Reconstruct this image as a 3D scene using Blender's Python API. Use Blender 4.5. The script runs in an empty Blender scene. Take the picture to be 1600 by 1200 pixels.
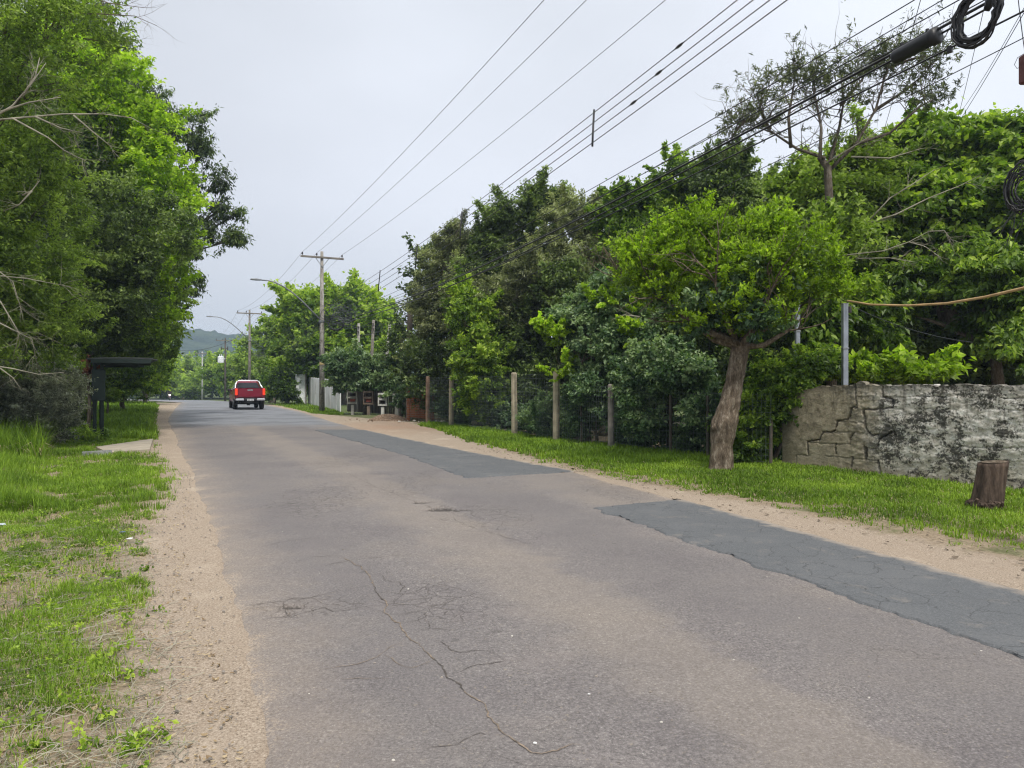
import bpy, math, random
import numpy as np
from mathutils import Vector, Matrix
R = math.radians
SC = bpy.context.scene
COL = SC.collection
F = 1150.0          # focal length of the photograph in its own pixels (1600 wide)
H = 1.65            # eye height

# ------------------------------------------------------------------ camera
cam_d = bpy.data.cameras.new('camera'); cam = bpy.data.objects.new('camera', cam_d); COL.objects.link(cam)
cam.location = (0, 0, H); cam.rotation_euler = (R(90), 0, 0)
cam_d.sensor_width = 36; cam_d.lens = 36*F/1600; cam_d.clip_start = 0.05; cam_d.clip_end = 6000
SC.camera = cam
# ------------------------------------------------------------------ world, sun, exposure
SUN_EL, SUN_AZ = R(56), R(160)
W = bpy.data.worlds.new("World"); SC.world = W; W.use_nodes = True
nt = W.node_tree; nt.nodes.clear()
out = nt.nodes.new('ShaderNodeOutputWorld'); bg = nt.nodes.new('ShaderNodeBackground')
sky = nt.nodes.new('ShaderNodeTexSky'); sky.sky_type = 'NISHITA'; sky.sun_disc = False
sky.sun_elevation = SUN_EL; sky.sun_rotation = SUN_AZ
tc = nt.nodes.new('ShaderNodeTexCoord'); sep = nt.nodes.new('ShaderNodeSeparateXYZ')
nt.links.new(tc.outputs['Generated'], sep.inputs[0])
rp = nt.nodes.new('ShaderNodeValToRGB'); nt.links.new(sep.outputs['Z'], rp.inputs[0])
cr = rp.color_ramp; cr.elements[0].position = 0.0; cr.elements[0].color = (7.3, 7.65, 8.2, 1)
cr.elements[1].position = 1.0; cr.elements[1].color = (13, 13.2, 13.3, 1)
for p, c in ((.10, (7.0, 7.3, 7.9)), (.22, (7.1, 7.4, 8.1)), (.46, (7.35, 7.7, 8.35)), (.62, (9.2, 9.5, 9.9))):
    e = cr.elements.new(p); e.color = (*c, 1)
nz = nt.nodes.new('ShaderNodeTexNoise'); nz.inputs['Scale'].default_value = 1.6; nz.inputs['Detail'].default_value = 5
nz.inputs['Roughness'].default_value = .45
mp = nt.nodes.new('ShaderNodeMapping'); mp.inputs['Scale'].default_value = (1, 1, 2.2)
nt.links.new(tc.outputs['Generated'], mp.inputs[0]); nt.links.new(mp.outputs[0], nz.inputs[0])
mr = nt.nodes.new('ShaderNodeMapRange'); mr.inputs[1].default_value = .25; mr.inputs[2].default_value = .75
mr.inputs[3].default_value = .84; mr.inputs[4].default_value = 1.16
nt.links.new(nz.outputs[0], mr.inputs[0])
# the cloud is a little thinner towards the right of the road
sx = nt.nodes.new('ShaderNodeMapRange'); sx.inputs[1].default_value = -.5; sx.inputs[2].default_value = .5
sx.inputs[3].default_value = .94; sx.inputs[4].default_value = 1.17
nt.links.new(sep.outputs['X'], sx.inputs[0])
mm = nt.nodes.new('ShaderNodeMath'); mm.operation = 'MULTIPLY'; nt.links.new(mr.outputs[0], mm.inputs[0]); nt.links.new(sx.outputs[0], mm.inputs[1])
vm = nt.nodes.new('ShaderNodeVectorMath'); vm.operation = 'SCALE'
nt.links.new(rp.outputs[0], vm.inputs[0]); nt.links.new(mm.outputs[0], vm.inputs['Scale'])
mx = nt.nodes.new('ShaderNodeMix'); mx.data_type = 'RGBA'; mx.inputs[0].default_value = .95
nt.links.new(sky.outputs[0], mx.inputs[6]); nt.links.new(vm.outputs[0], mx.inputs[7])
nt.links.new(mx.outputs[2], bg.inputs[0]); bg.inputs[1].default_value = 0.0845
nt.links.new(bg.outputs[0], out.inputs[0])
sl = bpy.data.lights.new('sun', 'SUN'); sl.energy = 2.5; sl.angle = R(11); sl.color = (1, .95, .88)
so = bpy.data.objects.new('sun', sl); COL.objects.link(so)
sd = Vector((math.sin(SUN_AZ)*math.cos(SUN_EL), math.cos(SUN_AZ)*math.cos(SUN_EL), math.sin(SUN_EL)))
so.rotation_euler = sd.to_track_quat('Z', 'Y').to_euler()
SC.view_settings.view_transform = 'Standard'; SC.view_settings.look = 'None'
SC.view_settings.exposure = 0.33; SC.view_settings.gamma = 1
SC.cycles.use_denoising = True; SC.cycles.use_adaptive_sampling = False; SC.cycles.filter_width = 1.2
SC.cycles.max_bounces = 6; SC.cycles.diffuse_bounces = 3; SC.cycles.glossy_bounces = 2
SC.cycles.transmission_bounces = 4; SC.cycles.volume_bounces = 0; SC.cycles.transparent_max_bounces = 8

# ------------------------------------------------------------------ helpers
rng = np.random.default_rng(7); rnd = random.Random(5)
def zg(Y):                                    # the road and the land drop gently away past 62 m
    return -0.0175*np.clip(Y-62, 0, 110)
def P(px, py, Y): return np.array([(px-800)/F*Y, Y, H+(600-py)/F*Y])
def G(px, py):
    Y = H*F/(py-600.0)
    return np.array([(px-800)/F*Y, Y, 0.0])
def vnoise(x, y, seed=0):
    x = np.asarray(x, float); y = np.asarray(y, float)
    xi = np.floor(x).astype(np.int64); yi = np.floor(y).astype(np.int64); xf = x-xi; yf = y-yi
    def h(a, b):
        n = (a*374761393+b*668265263+seed*982451653) & 0x7fffffff
        n = ((n ^ (n >> 13))*1274126177) & 0x7fffffff
        return ((n ^ (n >> 16)) & 0xffff)/65535.0
    u = xf*xf*(3-2*xf); v = yf*yf*(3-2*yf)
    return (h(xi, yi)*(1-u)+h(xi+1, yi)*u)*(1-v)+(h(xi, yi+1)*(1-u)+h(xi+1, yi+1)*u)*v
def fbm(x, y, seed=0, o=4):
    s = 0; a = .5; t = 0
    for k in range(o):
        s = s+a*vnoise(x*2**k, y*2**k, seed+k*17); t += a; a *= .55
    return s/t

class NG:                                    # short hand for building node trees
    def __init__(s, name):
        s.m = bpy.data.materials.new(name); s.m.use_nodes = True; s.t = s.m.node_tree
        s.b = s.t.nodes['Principled BSDF']; s.o = s.t.nodes['Material Output']
        s.pos = s.n('ShaderNodeNewGeometry').outputs['Position']
    def n(s, ty, **kw):
        nd = s.t.nodes.new(ty)
        for k, v in kw.items(): setattr(nd, k, v)
        return nd
    def put(s, sock, v):
        if isinstance(v, bpy.types.NodeSocket): s.t.links.new(v, sock)
        elif isinstance(v, (tuple, list)) and len(v) == 3 and sock.type == 'RGBA': sock.default_value = (*v, 1)
        else: sock.default_value = v
    def noise(s, scale, det=4, rough=.55, vec=None, sc3=None, dist=0):
        nd = s.n('ShaderNodeTexNoise'); nd.inputs['Scale'].default_value = scale; nd.inputs['Detail'].default_value = det
        nd.inputs['Roughness'].default_value = rough; nd.inputs['Distortion'].default_value = dist
        v = vec if vec is not None else s.pos
        if sc3: v = s.map(v, sc3)
        s.put(nd.inputs['Vector'], v); return nd.outputs[0]
    def map(s, v, sc3):
        m = s.n('ShaderNodeMapping'); m.inputs['Scale'].default_value = sc3; s.put(m.inputs[0], v); return m.outputs[0]
    def ramp(s, f, stops):
        nd = s.n('ShaderNodeValToRGB'); cr = nd.color_ramp
        while len(cr.elements) < len(stops): cr.elements.new(.5)
        for e, (p, c) in zip(cr.elements, stops):
            e.position = p; e.color = (*c, 1) if isinstance(c, (tuple, list)) else (c, c, c, 1)
        s.put(nd.inputs[0], f); return nd.outputs[0]
    def mix(s, f, a, b, mode='MIX'):
        nd = s.n('ShaderNodeMix', data_type='RGBA', blend_type=mode)
        s.put(nd.inputs[0], f); s.put(nd.inputs[6], a); s.put(nd.inputs[7], b); return nd.outputs[2]
    def math(s, op, a, b=0.0, c=None):
        nd = s.n('ShaderNodeMath', operation=op); s.put(nd.inputs[0], a); s.put(nd.inputs[1], b)
        if c is not None: s.put(nd.inputs[2], c)
        return nd.outputs[0]
    def step(s, v, lo, hi, a=0., b=1.):
        nd = s.n('ShaderNodeMapRange'); nd.interpolation_type = 'SMOOTHSTEP'
        s.put(nd.inputs[0], v)
        for i, q in enumerate((lo, hi, a, b)): nd.inputs[i+1].default_value = q
        return nd.outputs[0]
    def attr(s, name):
        nd = s.n('ShaderNodeAttribute'); nd.attribute_name = name; return nd.outputs['Fac']
    def sep(s, v=None):
        nd = s.n('ShaderNodeSeparateXYZ'); s.put(nd.inputs[0], v if v is not None else s.pos); return nd.outputs
    def bump(s, h, strength=.5, dist=.02):
        nd = s.n('ShaderNodeBump'); nd.inputs['Strength'].default_value = strength; nd.inputs['Distance'].default_value = dist
        s.put(nd.inputs['Height'], h); s.put(s.b.inputs['Normal'], nd.outputs[0])
    def done(s, col, rough=.8, metal=0., spec=.5):
        s.put(s.b.inputs['Base Color'], col); s.put(s.b.inputs['Roughness'], rough)
        s.b.inputs['Metallic'].default_value = metal; s.b.inputs['Specular IOR Level'].default_value = spec
        return s.m

def simple(name, c, rough=.7, metal=0., var=.25, scale=6., spec=.4, bump=0.):
    g = NG(name); n = g.noise(scale, 5, .6)
    a = tuple(x*(1-var) for x in c); b = tuple(min(1, x*(1+var)) for x in c)
    col = g.ramp(n, [(.3, a), (.7, b)])
    if bump: g.bump(g.noise(scale*6, 4), bump, .01)
    return g.done(col, rough, metal, spec)

def leafmat(name, dark, mid, light, transl=.35, rough=.5):
    g = NG(name)
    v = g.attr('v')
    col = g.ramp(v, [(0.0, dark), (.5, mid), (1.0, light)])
    g.done(col, .45, 0, .4)
    tr = g.n('ShaderNodeBsdfTranslucent')
    tcx = g.mix(1.0, col, (1.5, 1.7, .7), 'MULTIPLY'); g.put(tr.inputs[0], tcx)
    ms = g.n('ShaderNodeMixShader'); ms.inputs[0].default_value = transl
    g.t.links.new(g.b.outputs[0], ms.inputs[1]); g.t.links.new(tr.outputs[0], ms.inputs[2])
    g.t.links.new(ms.outputs[0], g.o.inputs[0]); return g.m

def np_mesh(name, V, loops, totals, mat, parent=None, attrs=None, smooth=False, mi=None):
    """V (n,3) world coordinates; loops flat indices; totals loop counts per face"""
    V = np.asarray(V, np.float64).copy()
    if parent is not None: V -= np.array(parent.matrix_world.translation if parent.parent is None else ROOTLOC[parent.name])
    me = bpy.data.meshes.new(name); loops = np.asarray(loops, np.int32); totals = np.asarray(totals, np.int32)
    me.vertices.add(len(V)); me.vertices.foreach_set('co', V.astype(np.float32).ravel())
    me.loops.add(len(loops)); me.loops.foreach_set('vertex_index', loops)
    me.polygons.add(len(totals)); st = np.zeros(len(totals), np.int32); st[1:] = np.cumsum(totals)[:-1]
    me.polygons.foreach_set('loop_start', st); me.polygons.foreach_set('loop_total', totals)
    if mi is not None: me.polygons.foreach_set('material_index', np.asarray(mi, np.int32))
    me.polygons.foreach_set('use_smooth', np.full(len(totals), smooth))
    for k, (dom, a) in (attrs or {}).items():
        at = me.attributes.new(k, 'FLOAT', dom); at.data.foreach_set('value', np.asarray(a, np.float32))
    for m in (mat if isinstance(mat, (list, tuple)) else [mat]): me.materials.append(m)
    me.update(calc_edges=True); me.validate(verbose=False)
    o = bpy.data.objects.new(name, me); COL.objects.link(o)
    if parent is not None:
        o.parent = parent; ROOTLOC[o.name] = ROOTLOC.get(parent.name, (0, 0, 0))
    return o
ROOTLOC = {}
def tag(o, label=None, cat=None, group=None, kind=None):
    for k, v in (('label', label), ('category', cat), ('group', group), ('kind', kind)):
        if v: o[k] = v
    return o
def thing(name, label, cat, loc, group=None):
    o = bpy.data.objects.new(name, None); COL.objects.link(o); o.empty_display_size = .2
    o.location = tuple(float(q) for q in loc); ROOTLOC[o.name] = tuple(float(q) for q in loc)
    o.matrix_world = Matrix.Translation(o.location)
    return tag(o, label, cat, group)

class MB:
    def __init__(s): s.v = []; s.f = []
    def poly(s, pts, faces):
        b = len(s.v); s.v += [tuple(map(float, p)) for p in pts]; s.f += [tuple(i+b for i in f) for f in faces]; return s
    def box(s, c, size, ax=None, bev=0.):
        """box centred at c; ax = 3x3 rows of axes (world); bev bevels the edges (chamfer)"""
        ax = np.eye(3) if ax is None else np.asarray(ax, float); c = np.asarray(c, float); h = np.asarray(size, float)/2
        if bev <= 0:
            pts = [c+sx*h[0]*ax[0]+sy*h[1]*ax[1]+sz*h[2]*ax[2] for sx in (-1, 1) for sy in (-1, 1) for sz in (-1, 1)]
            return s.poly(pts, [(0, 1, 3, 2), (4, 6, 7, 5), (0, 4, 5, 1), (2, 3, 7, 6), (0, 2, 6, 4), (1, 5, 7, 3)])
        bev = min(bev, *(h*.9)); rings = []
        for z, ins in ((-h[2], bev), (-h[2]+bev, 0), (h[2]-bev, 0), (h[2], bev)):
            a, b = h[0]-ins, h[1]-ins; k = bev if ins == 0 else bev*.5
            rings.append([c+x*ax[0]+y*ax[1]+z*ax[2] for x, y in ((-a+k, -b), (a-k, -b), (a, -b+k), (a, b-k), (a-k, b), (-a+k, b), (-a, b-k), (-a, -b+k))])
        return s.loft(rings)
    def loft(s, rings, cap=True, close=True):
        n = len(rings[0]); b = len(s.v); fs = []
        for r in rings: s.v += [tuple(map(float, p)) for p in r]
        for i in range(len(rings)-1):
            for j in range(n if close else n-1):
                k = (j+1) % n; fs.append((b+i*n+j, b+i*n+k, b+(i+1)*n+k, b+(i+1)*n+j))
        if cap: fs.append(tuple(b+j for j in reversed(range(n)))); fs.append(tuple(b+(len(rings)-1)*n+j for j in range(n)))
        s.f += fs; return s
    def tube(s, pts, rad, n=6, cap=True, jit=0., flat=None):
        pts = [np.asarray(p, float) for p in pts]; m = len(pts)
        rad = [rad]*m if np.isscalar(rad) else list(rad); rings = []
        up = np.array([0., 0, 1]); prev = None
        for i in range(m):
            d = pts[min(i+1, m-1)]-pts[max(i-1, 0)]; d = d/(np.linalg.norm(d)+1e-9)
            a = np.cross(d, up) if prev is None else prev-d*np.dot(prev, d)
            if np.linalg.norm(a) < .05: a = np.cross(d, np.array([1., 0, 0]))
            a /= np.linalg.norm(a); prev = a; c = np.cross(d, a); r = rad[i]
            rings.append([pts[i]+r*(1+jit*(rnd.random()-.5))*(math.cos(t)*a+math.sin(t)*c) for t in (2*math.pi*k/n for k in range(n))])
        return s.loft(rings, cap)
    def build(s, name, mat, parent=None, smooth=False):
        loops = [i for f in s.f for i in f]; tot = [len(f) for f in s.f]
        return np_mesh(name, np.array(s.v), loops, tot, mat, parent, smooth=smooth)

def sagline(a, b, sag, n=18):
    a = np.asarray(a, float); b = np.asarray(b, float); t = np.linspace(0, 1, n)[:, None]
    p = a+(b-a)*t; p[:, 2] -= 4*sag*(t*(1-t))[:, 0]; return p

def grid_mesh(name, X, Y, Z, mat, attrs=None, parent=None, smooth=True):
    ny, nx = X.shape; V = np.stack([X, Y, Z], -1).reshape(-1, 3)
    i = np.arange(ny-1)[:, None]*nx+np.arange(nx-1)[None]; q = np.stack([i, i+1, i+nx+1, i+nx], -1).reshape(-1)
    at = {k: ('POINT', a.ravel()) for k, a in (attrs or {}).items()}
    return np_mesh(name, V, q, np.full((ny-1)*(nx-1), 4), mat, parent, at, smooth)

# ------------------------------------------------------------------ foliage
def crown(name, parent, mat, blobs, n, leaf, seed, width=.5, clump=.35, nclump=None, tone=(.45, .25), top=.25,
          droop=.3, hang=0., fill=.35, spray=.34):
    """leaf mesh: blobs of clumps of leaf blades. blobs rows (cx,cy,cz,rx,ry,rz)"""
    r = np.random.default_rng(seed); B = np.asarray(blobs, float); leaf = leaf*1.28; n = int(n*.92)
    vol = (B[:, 3]*B[:, 4]*B[:, 5])**(2/3.); wgt = vol/vol.sum()
    area = (B[:, 3]*B[:, 5]*math.pi).sum()
    nc = nclump or max(20, int(area/(clump**2)*2.2))
    bi = r.choice(len(B), nc, p=wgt)
    d = r.normal(size=(nc, 3)); d /= np.linalg.norm(d, axis=1)[:, None]
    flip = (d[:, 1] > 0) & (r.random(nc) < .45); d[flip, 1] *= -1       # the side that faces the road is denser
    rad = np.where(r.random(nc) < fill, r.random(nc)**.5*.8, .82+.26*r.random(nc))
    C = B[bi, :3]+d*rad[:, None]*B[bi, 3:6]
    cs = clump*(.45+1.1*r.random(nc)**1.3)
    spr = r.random(nc) < spray; ax = d*.7+np.array([0, 0, .75])*(1 if droop < .5 else -.6)+r.normal(size=(nc, 3))*.35; ax /= np.linalg.norm(ax, axis=1)[:, None]
    hgt = d[:, 2]*rad
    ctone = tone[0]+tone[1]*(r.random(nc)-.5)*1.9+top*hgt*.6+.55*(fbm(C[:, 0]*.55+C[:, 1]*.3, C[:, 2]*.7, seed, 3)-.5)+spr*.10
    ci = r.choice(nc, n, p=cs**2/(cs**2).sum())
    e = r.normal(size=(n, 3)); e /= np.linalg.norm(e, axis=1)[:, None]
    e[:, 2] = np.where(e[:, 2] < -.2, -e[:, 2]*.6, e[:, 2])
    q = r.random(n)**.45
    off = e*(q*cs[ci])[:, None]*(1+.35*r.normal(size=n))[:, None]; off[:, 2] *= .95
    off = np.where(spr[ci][:, None], off*.42, off); pos = C[ci]+off+np.where(spr[ci], (r.random(n)*2.2-.3)*cs[ci]*1.0, 0)[:, None]*ax[ci]
    if hang: pos[:, 2] -= hang*(r.random(n)**2)*cs[ci]*3
    # blade direction and normal
    out = e*.6+d[ci]*.35+r.normal(size=(n, 3))*.6; out[:, 2] -= droop
    out /= np.linalg.norm(out, axis=1)[:, None]
    nr = r.normal(size=(n, 3))*.7+np.array([0, 0, .75])+d[ci]*.35
    side = np.cross(out, nr); side /= (np.linalg.norm(side, axis=1)[:, None]+1e-6); nn = np.cross(side, out)
    L = leaf*(.6+.8*r.random(n)); w = L*width*(.8+.4*r.random(n))
    b0 = pos-out*L[:, None]*.5; tip = pos+out*L[:, None]*.5-nn*(L*.12)[:, None]
    m = pos-out*(L*.06)[:, None]
    V = np.empty((n, 4, 3)); V[:, 0] = b0; V[:, 1] = m+side*(w*.5)[:, None]+nn*(w*.12)[:, None]
    V[:, 2] = tip; V[:, 3] = m-side*(w*.5)[:, None]+nn*(w*.12)[:, None]
    V = V.reshape(-1, 3); lo = np.arange(4*n)
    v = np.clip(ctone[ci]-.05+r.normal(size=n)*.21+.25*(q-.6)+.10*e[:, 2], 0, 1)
    V[:, 2] = np.maximum(V[:, 2], -3)
    return np_mesh(name, V, lo, np.full(n, 4), mat, parent, {'v': ('FACE', v)})

def branch(mb, p, d, L, r, depth, rg, spread=.6, up=.05, n=5, kids=3, tips=None):
    """recursive crooked branch"""
    seg = 4; pts = [np.array(p, float)]; rad = [r]; d = np.array(d, float)/np.linalg.norm(d)
    for k in range(seg):
        d = d+rg.normal(size=3)*.16+np.array([0, 0, up]); d /= np.linalg.norm(d)
        pts.append(pts[-1]+d*L/seg); rad.append(r*(1-.62*(k+1)/seg))
    mb.tube(pts, rad, n if depth > 1 else 3, cap=False)
    if tips is not None: tips.append(pts[-1])
    if depth <= 0: return
    for k in range(kids):
        t = rg.integers(1, seg+1); dd = d+rg.normal(size=3)*spread; dd /= np.linalg.norm(dd)
        branch(mb, pts[t], dd, L*(.5+.25*rg.random()), rad[t]*.75, depth-1, rg, spread, up, n, kids, tips)

M = {}
M['lime'] = leafmat('lime_leaves', (.10, .16, .010), (.27, .40, .018), (.54, .69, .06), .46)
M['green'] = leafmat('green_leaves', (.045, .085, .012), (.15, .245, .028), (.41, .52, .07), .42)
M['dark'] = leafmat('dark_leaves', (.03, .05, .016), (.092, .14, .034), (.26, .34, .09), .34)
M['olive'] = leafmat('olive_leaves', (.06, .10, .015), (.175, .26, .035), (.39, .50, .10), .4)
M['grey'] = leafmat('grey_green_leaves', (.065, .074, .05), (.165, .18, .13), (.40, .42, .33), .25)
M['blue'] = leafmat('blue_green_leaves', (.03, .062, .03), (.095, .17, .07), (.31, .40, .20), .32)
M['smoke'] = leafmat('smoky_leaves', (.045, .058, .026), (.145, .165, .07), (.37, .40, .20), .32)
M['dry'] = leafmat('dry_leaves', (.16, .10, .05), (.32, .23, .13), (.5, .40, .26), .2)
def barkmat(name, a, b, c):
    g = NG(name); n1 = g.noise(5, 6, .65, sc3=(3, 3, 1)); n2 = g.noise(22, 5, .7, sc3=(3, 3, .8))
    col = g.ramp(n1, [(.3, a), (.52, b), (.7, c)]); col = g.mix(g.step(n2, .35, .6, .55, 0), col, tuple(x*.35 for x in a))
    g.bump(n2, .9, .03); return g.done(col, .9, 0, .2)
M['bark'] = barkmat('grey_brown_bark', (.07, .055, .04), (.15, .125, .095), (.25, .23, .19))
M['bark_warm'] = barkmat('warm_bark', (.075, .055, .038), (.20, .155, .11), (.42, .36, .28))
M['twig'] = simple('pale_dry_twigs', (.27, .25, .19), .85, 0, .35, 3)
M['twig_brown'] = simple('brown_twigs', (.13, .10, .07), .85, 0, .35, 3)
M['black'] = simple('black_cable_sheath', (.012, .012, .014), .45, 0, .3, 8)
M['wire'] = simple('weathered_wire', (.05, .055, .06), .5, .3, .2, 8)
M['steel'] = simple('galvanised_steel', (.33, .36, .40), .45, .6, .2, 5)

# ------------------------------------------------------------------ ground profile from the photograph
def edge(pts, ext):
    g = np.array([G(*p)[:2] for p in pts]); g = np.vstack([g, ext]) if len(ext) else g
    g = g[np.argsort(g[:, 1])]; return lambda Y: np.interp(Y, g[:, 1], g[:, 0])
d_road = np.array([-.409, .912])
_L = edge([(432, 1200), (395, 1000), (345, 850), (302, 740), (278, 690), (262, 655)], [(2.2, -5), (-25.4, 56), (-33.5, 75), (-60.5, 122), (-100, 165), (-700, 420)])
_R = edge([(1600, 925), (1325, 850), (1060, 780), (900, 737), (712, 702), (644, 688), (575, 673), (522, 659)], [(10., -7), (5.5, 2.4), (-13.0, 45), (-20.2, 60), (-27.2, 75), (-50., 122), (-88, 165), (-690, 430)])
def wob(Y, seed, a, s): return a*(fbm(Y*s, Y*0+seed, seed, 4)-.5)*2
def Lx(Y): return _L(Y)-.06+wob(Y, 3, .10, .7)+wob(Y, 4, .035, 5)
def Rx(Y): return _R(Y)+wob(Y, 13, .06, .8)+wob(Y, 14, .03, 6)
_LS = edge([(262, 1200), (258, 1100), (255, 1000), (232, 900), (238, 850), (276, 740), (246, 705), (240, 690), (236, 660), (245, 640)], [(1.2, -5), (-31, 64), (-38, 78)])
_RS = edge([(1600, 885), (1400, 842), (1200, 797), (1000, 757), (860, 727), (770, 703), (715, 686), (690, 672)], [(11.0, -7), (6.5, 2.0), (-5.2, 34), (-7.5, 36), (-11.4, 42), (-14.9, 50), (-19.5, 60)])
def LSx(Y): return _LS(Y)+wob(Y, 23, .16, .6)+wob(Y, 24, .05, 3.)
def RSx(Y): return _RS(Y)+wob(Y, 33, .22, .8)+wob(Y, 34, .10, 4)

# ground: one sheet to the horizon
def sandcolor(g):
    f1 = g.noise(70, 5, .85); f2 = g.noise(9, 5, .65); f3 = g.noise(1.1, 4)
    c = g.ramp(f1, [(.33, (.07, .05, .038)), (.44, (.27, .213, .16)), (.57, (.42, .345, .27)), (.73, (.66, .57, .47))])
    c = g.mix(g.step(f2, .56, .72, 0, .4), c, (.24, .175, .125)); c = g.mix(g.step(f3, .55, .7, 0, .3), c, (.56, .47, .37))
    return c, f1, f2
g = NG('verge_soil'); X = g.sep()
n1 = g.noise(1.3, 6, .6); n2 = g.noise(30, 5, .7); n3 = g.noise(.22, 3)
soil = g.ramp(n2, [(.25, (.12, .09, .06)), (.5, (.27, .21, .145)), (.75, (.46, .38, .28))])
green = g.ramp(n2, [(.3, (.028, .055, .012)), (.7, (.08, .14, .03))])
gf = g.step(n1, .50, .66)
col = g.mix(g.math('MULTIPLY', gf, .55), soil, green)
far = g.step(X[1], 20, 45); col = g.mix(g.math('MULTIPLY', far, .8), col, green)
sc_, _, _ = sandcolor(g); ef = g.math('ADD', g.attr('es'), g.math('MULTIPLY', g.math('SUBTRACT', g.noise(4.5, 6, .75), .5), 1.3)); col = g.mix(g.step(ef, .55, .95), col, sc_)
g.bump(g.noise(14, 6, .7), .7, .05); M['soil'] = g.done(col, .95, 0, .1)
ys = np.concatenate([np.arange(-8, 2, .5), np.arange(2, 22, .16), np.arange(22, 40, .4), np.arange(40, 170, 2), np.array([180, 220, 300, 420, 600, 900, 1400, 2200])])
xs = np.concatenate([[-2200, -1200, -700, -400, -200, -120], np.arange(-90, -24, 3), np.arange(-24, -10, .3), np.arange(-10, 10, .14), np.arange(10, 22, .4), np.arange(22, 90, 4), [120, 300, 700, 1500, 2200]])
XX, YY = np.meshgrid(xs, ys); nearm = np.clip((30-YY)/10, 0, 1)
ZZ = zg(YY)-.105
lft = np.clip((LSx(YY)-XX+.22)/.3, 0, 1)*(YY < 60); rgt = np.clip((XX-RSx(YY)+.22)/.3, 0, 1)*(YY < 40)
ZZ += (lft+rgt)*(.093+.05*(fbm(XX*1.7, YY*1.7, 8)-.5)*nearm+.018*(fbm(XX*5, YY*5, 8)-.5)*nearm)
ES = np.where(YY < 60, np.maximum(1-np.abs(LSx(YY)-XX), np.where(YY < 40, 1-np.abs(XX-RSx(YY)), 0)), 0).clip(0, 1)
GZ = (xs, ys, ZZ)
tag(grid_mesh('ground', XX, YY, ZZ, M['soil'], {'es': ES}), 'green and bare earth verge land on both sides of the road', kind='structure')
def ground_z(x, y):
    ix = np.clip(np.searchsorted(xs, x)-1, 0, len(xs)-2); iy = np.clip(np.searchsorted(ys, y)-1, 0, len(ys)-2)
    fx = (x-xs[ix])/(xs[ix+1]-xs[ix]); fy = (y-ys[iy])/(ys[iy+1]-ys[iy])
    return (ZZ[iy, ix]*(1-fx)+ZZ[iy, ix+1]*fx)*(1-fy)+(ZZ[iy+1, ix]*(1-fx)+ZZ[iy+1, ix+1]*fx)*fy

# road
g = NG('worn_asphalt'); X = g.sep(); ed = g.attr('edge')
fine = g.noise(62, 6, .95); mid = g.noise(38, 4, .7); big = g.noise(.55, 4, .6); big2 = g.noise(1.8, 4, .6)
stone = g.ramp(fine, [(.33, (.022, .020, .020)), (.43, (.125, .115, .113)), (.56, (.225, .207, .20)), (.68, (.56, .53, .505))])
far_c = g.ramp(fine, [(.3, (.15, .155, .17)), (.7, (.26, .27, .29))])
tint = g.ramp(big, [(.35, (.80, .785, .80)), (.5, (.93, .915, .91)), (.66, (1.04, 1.0, .945))])
col = g.mix(1.0, stone, tint, 'MULTIPLY')
col = g.mix(g.step(big2, .5, .7, 0, .2), col, (.20, .172, .17))
col = g.mix(g.step(mid, .60, .70, 0, .55), col, (.36, .30, .22))
oil = g.noise(6.5, 3, .5); col = g.mix(g.step(oil, .69, .76, 0, .45), col, (.06, .055, .053)); pt = g.noise(14, 5, .8); col = g.mix(g.step(pt, .56, .68, 0, .35), col, (.10, .088, .083)); col = g.mix(g.step(pt, .44, .34, 0, .30), col, (.33, .30, .275))
# along-road dust and darker wheel tracks
uu = g.attr('u')
tr = g.n('ShaderNodeFloatCurve'); cv = tr.mapping.curves[0]
for k, (a, b) in enumerate([(0, .5), (.16, .42), (.3, .52), (.42, .62), (.52, .46), (.68, .40), (.8, .56), (1, .5)]):
    if k < 2: cv.points[0 if k == 0 else -1].location = (a, b)
    else: cv.points.new(a, b)
cv.points[len(cv.points)-1].location = (1, .5)
tr.mapping.update(); g.put(tr.inputs['Value'], g.math('ADD', uu, g.math('MULTIPLY', g.math('SUBTRACT', big2, .5), .16)))
col = g.mix(g.step(tr.outputs[0], .5, .62, 0, .22), col, (.33, .275, .215))
col = g.mix(g.step(tr.outputs[0], .48, .40, 0, .30), col, (.135, .125, .125))
# older grey-blue surfacing farther along
farn = g.math('ADD', X[1], g.math('MULTIPLY', g.math('SUBTRACT', big2, .5), 6))
col = g.mix(g.step(farn, 27.0, 31), col, far_c)
streak = g.noise(1.0, 4, .6, sc3=(.5, .5, 1)); col = g.mix(g.math('MULTIPLY', g.step(farn, 27., 31), g.step(streak, .45, .6, 0, .55)), col, (.115, .12, .13))
# alligator cracking
wv = g.n('ShaderNodeVectorMath', operation='ADD'); g.put(wv.inputs[0], g.map(g.pos, (1, 1, 0)))
nv = g.n('ShaderNodeTexNoise'); nv.inputs['Scale'].default_value = 3.; nv.inputs['Detail'].default_value = 4; g.put(nv.inputs['Vector'], g.pos)
ns = g.n('ShaderNodeVectorMath', operation='SCALE'); ns.inputs['Scale'].default_value = .22; g.put(ns.inputs[0], nv.outputs[1]); g.put(wv.inputs[1], ns.outputs[0])
def cracks(scale, w):
    vo = g.n('ShaderNodeTexVoronoi', feature='DISTANCE_TO_EDGE'); vo.inputs['Scale'].default_value = scale; g.put(vo.inputs['Vector'], wv.outputs[0])
    return g.step(vo.outputs['Distance'], w, 0., 0., 1.)
msk = g.attr('crk'); cm = g.step(g.math('ADD', g.math('MULTIPLY', msk, .8), g.noise(.9, 4, .6)), .86, 1.12)
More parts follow.
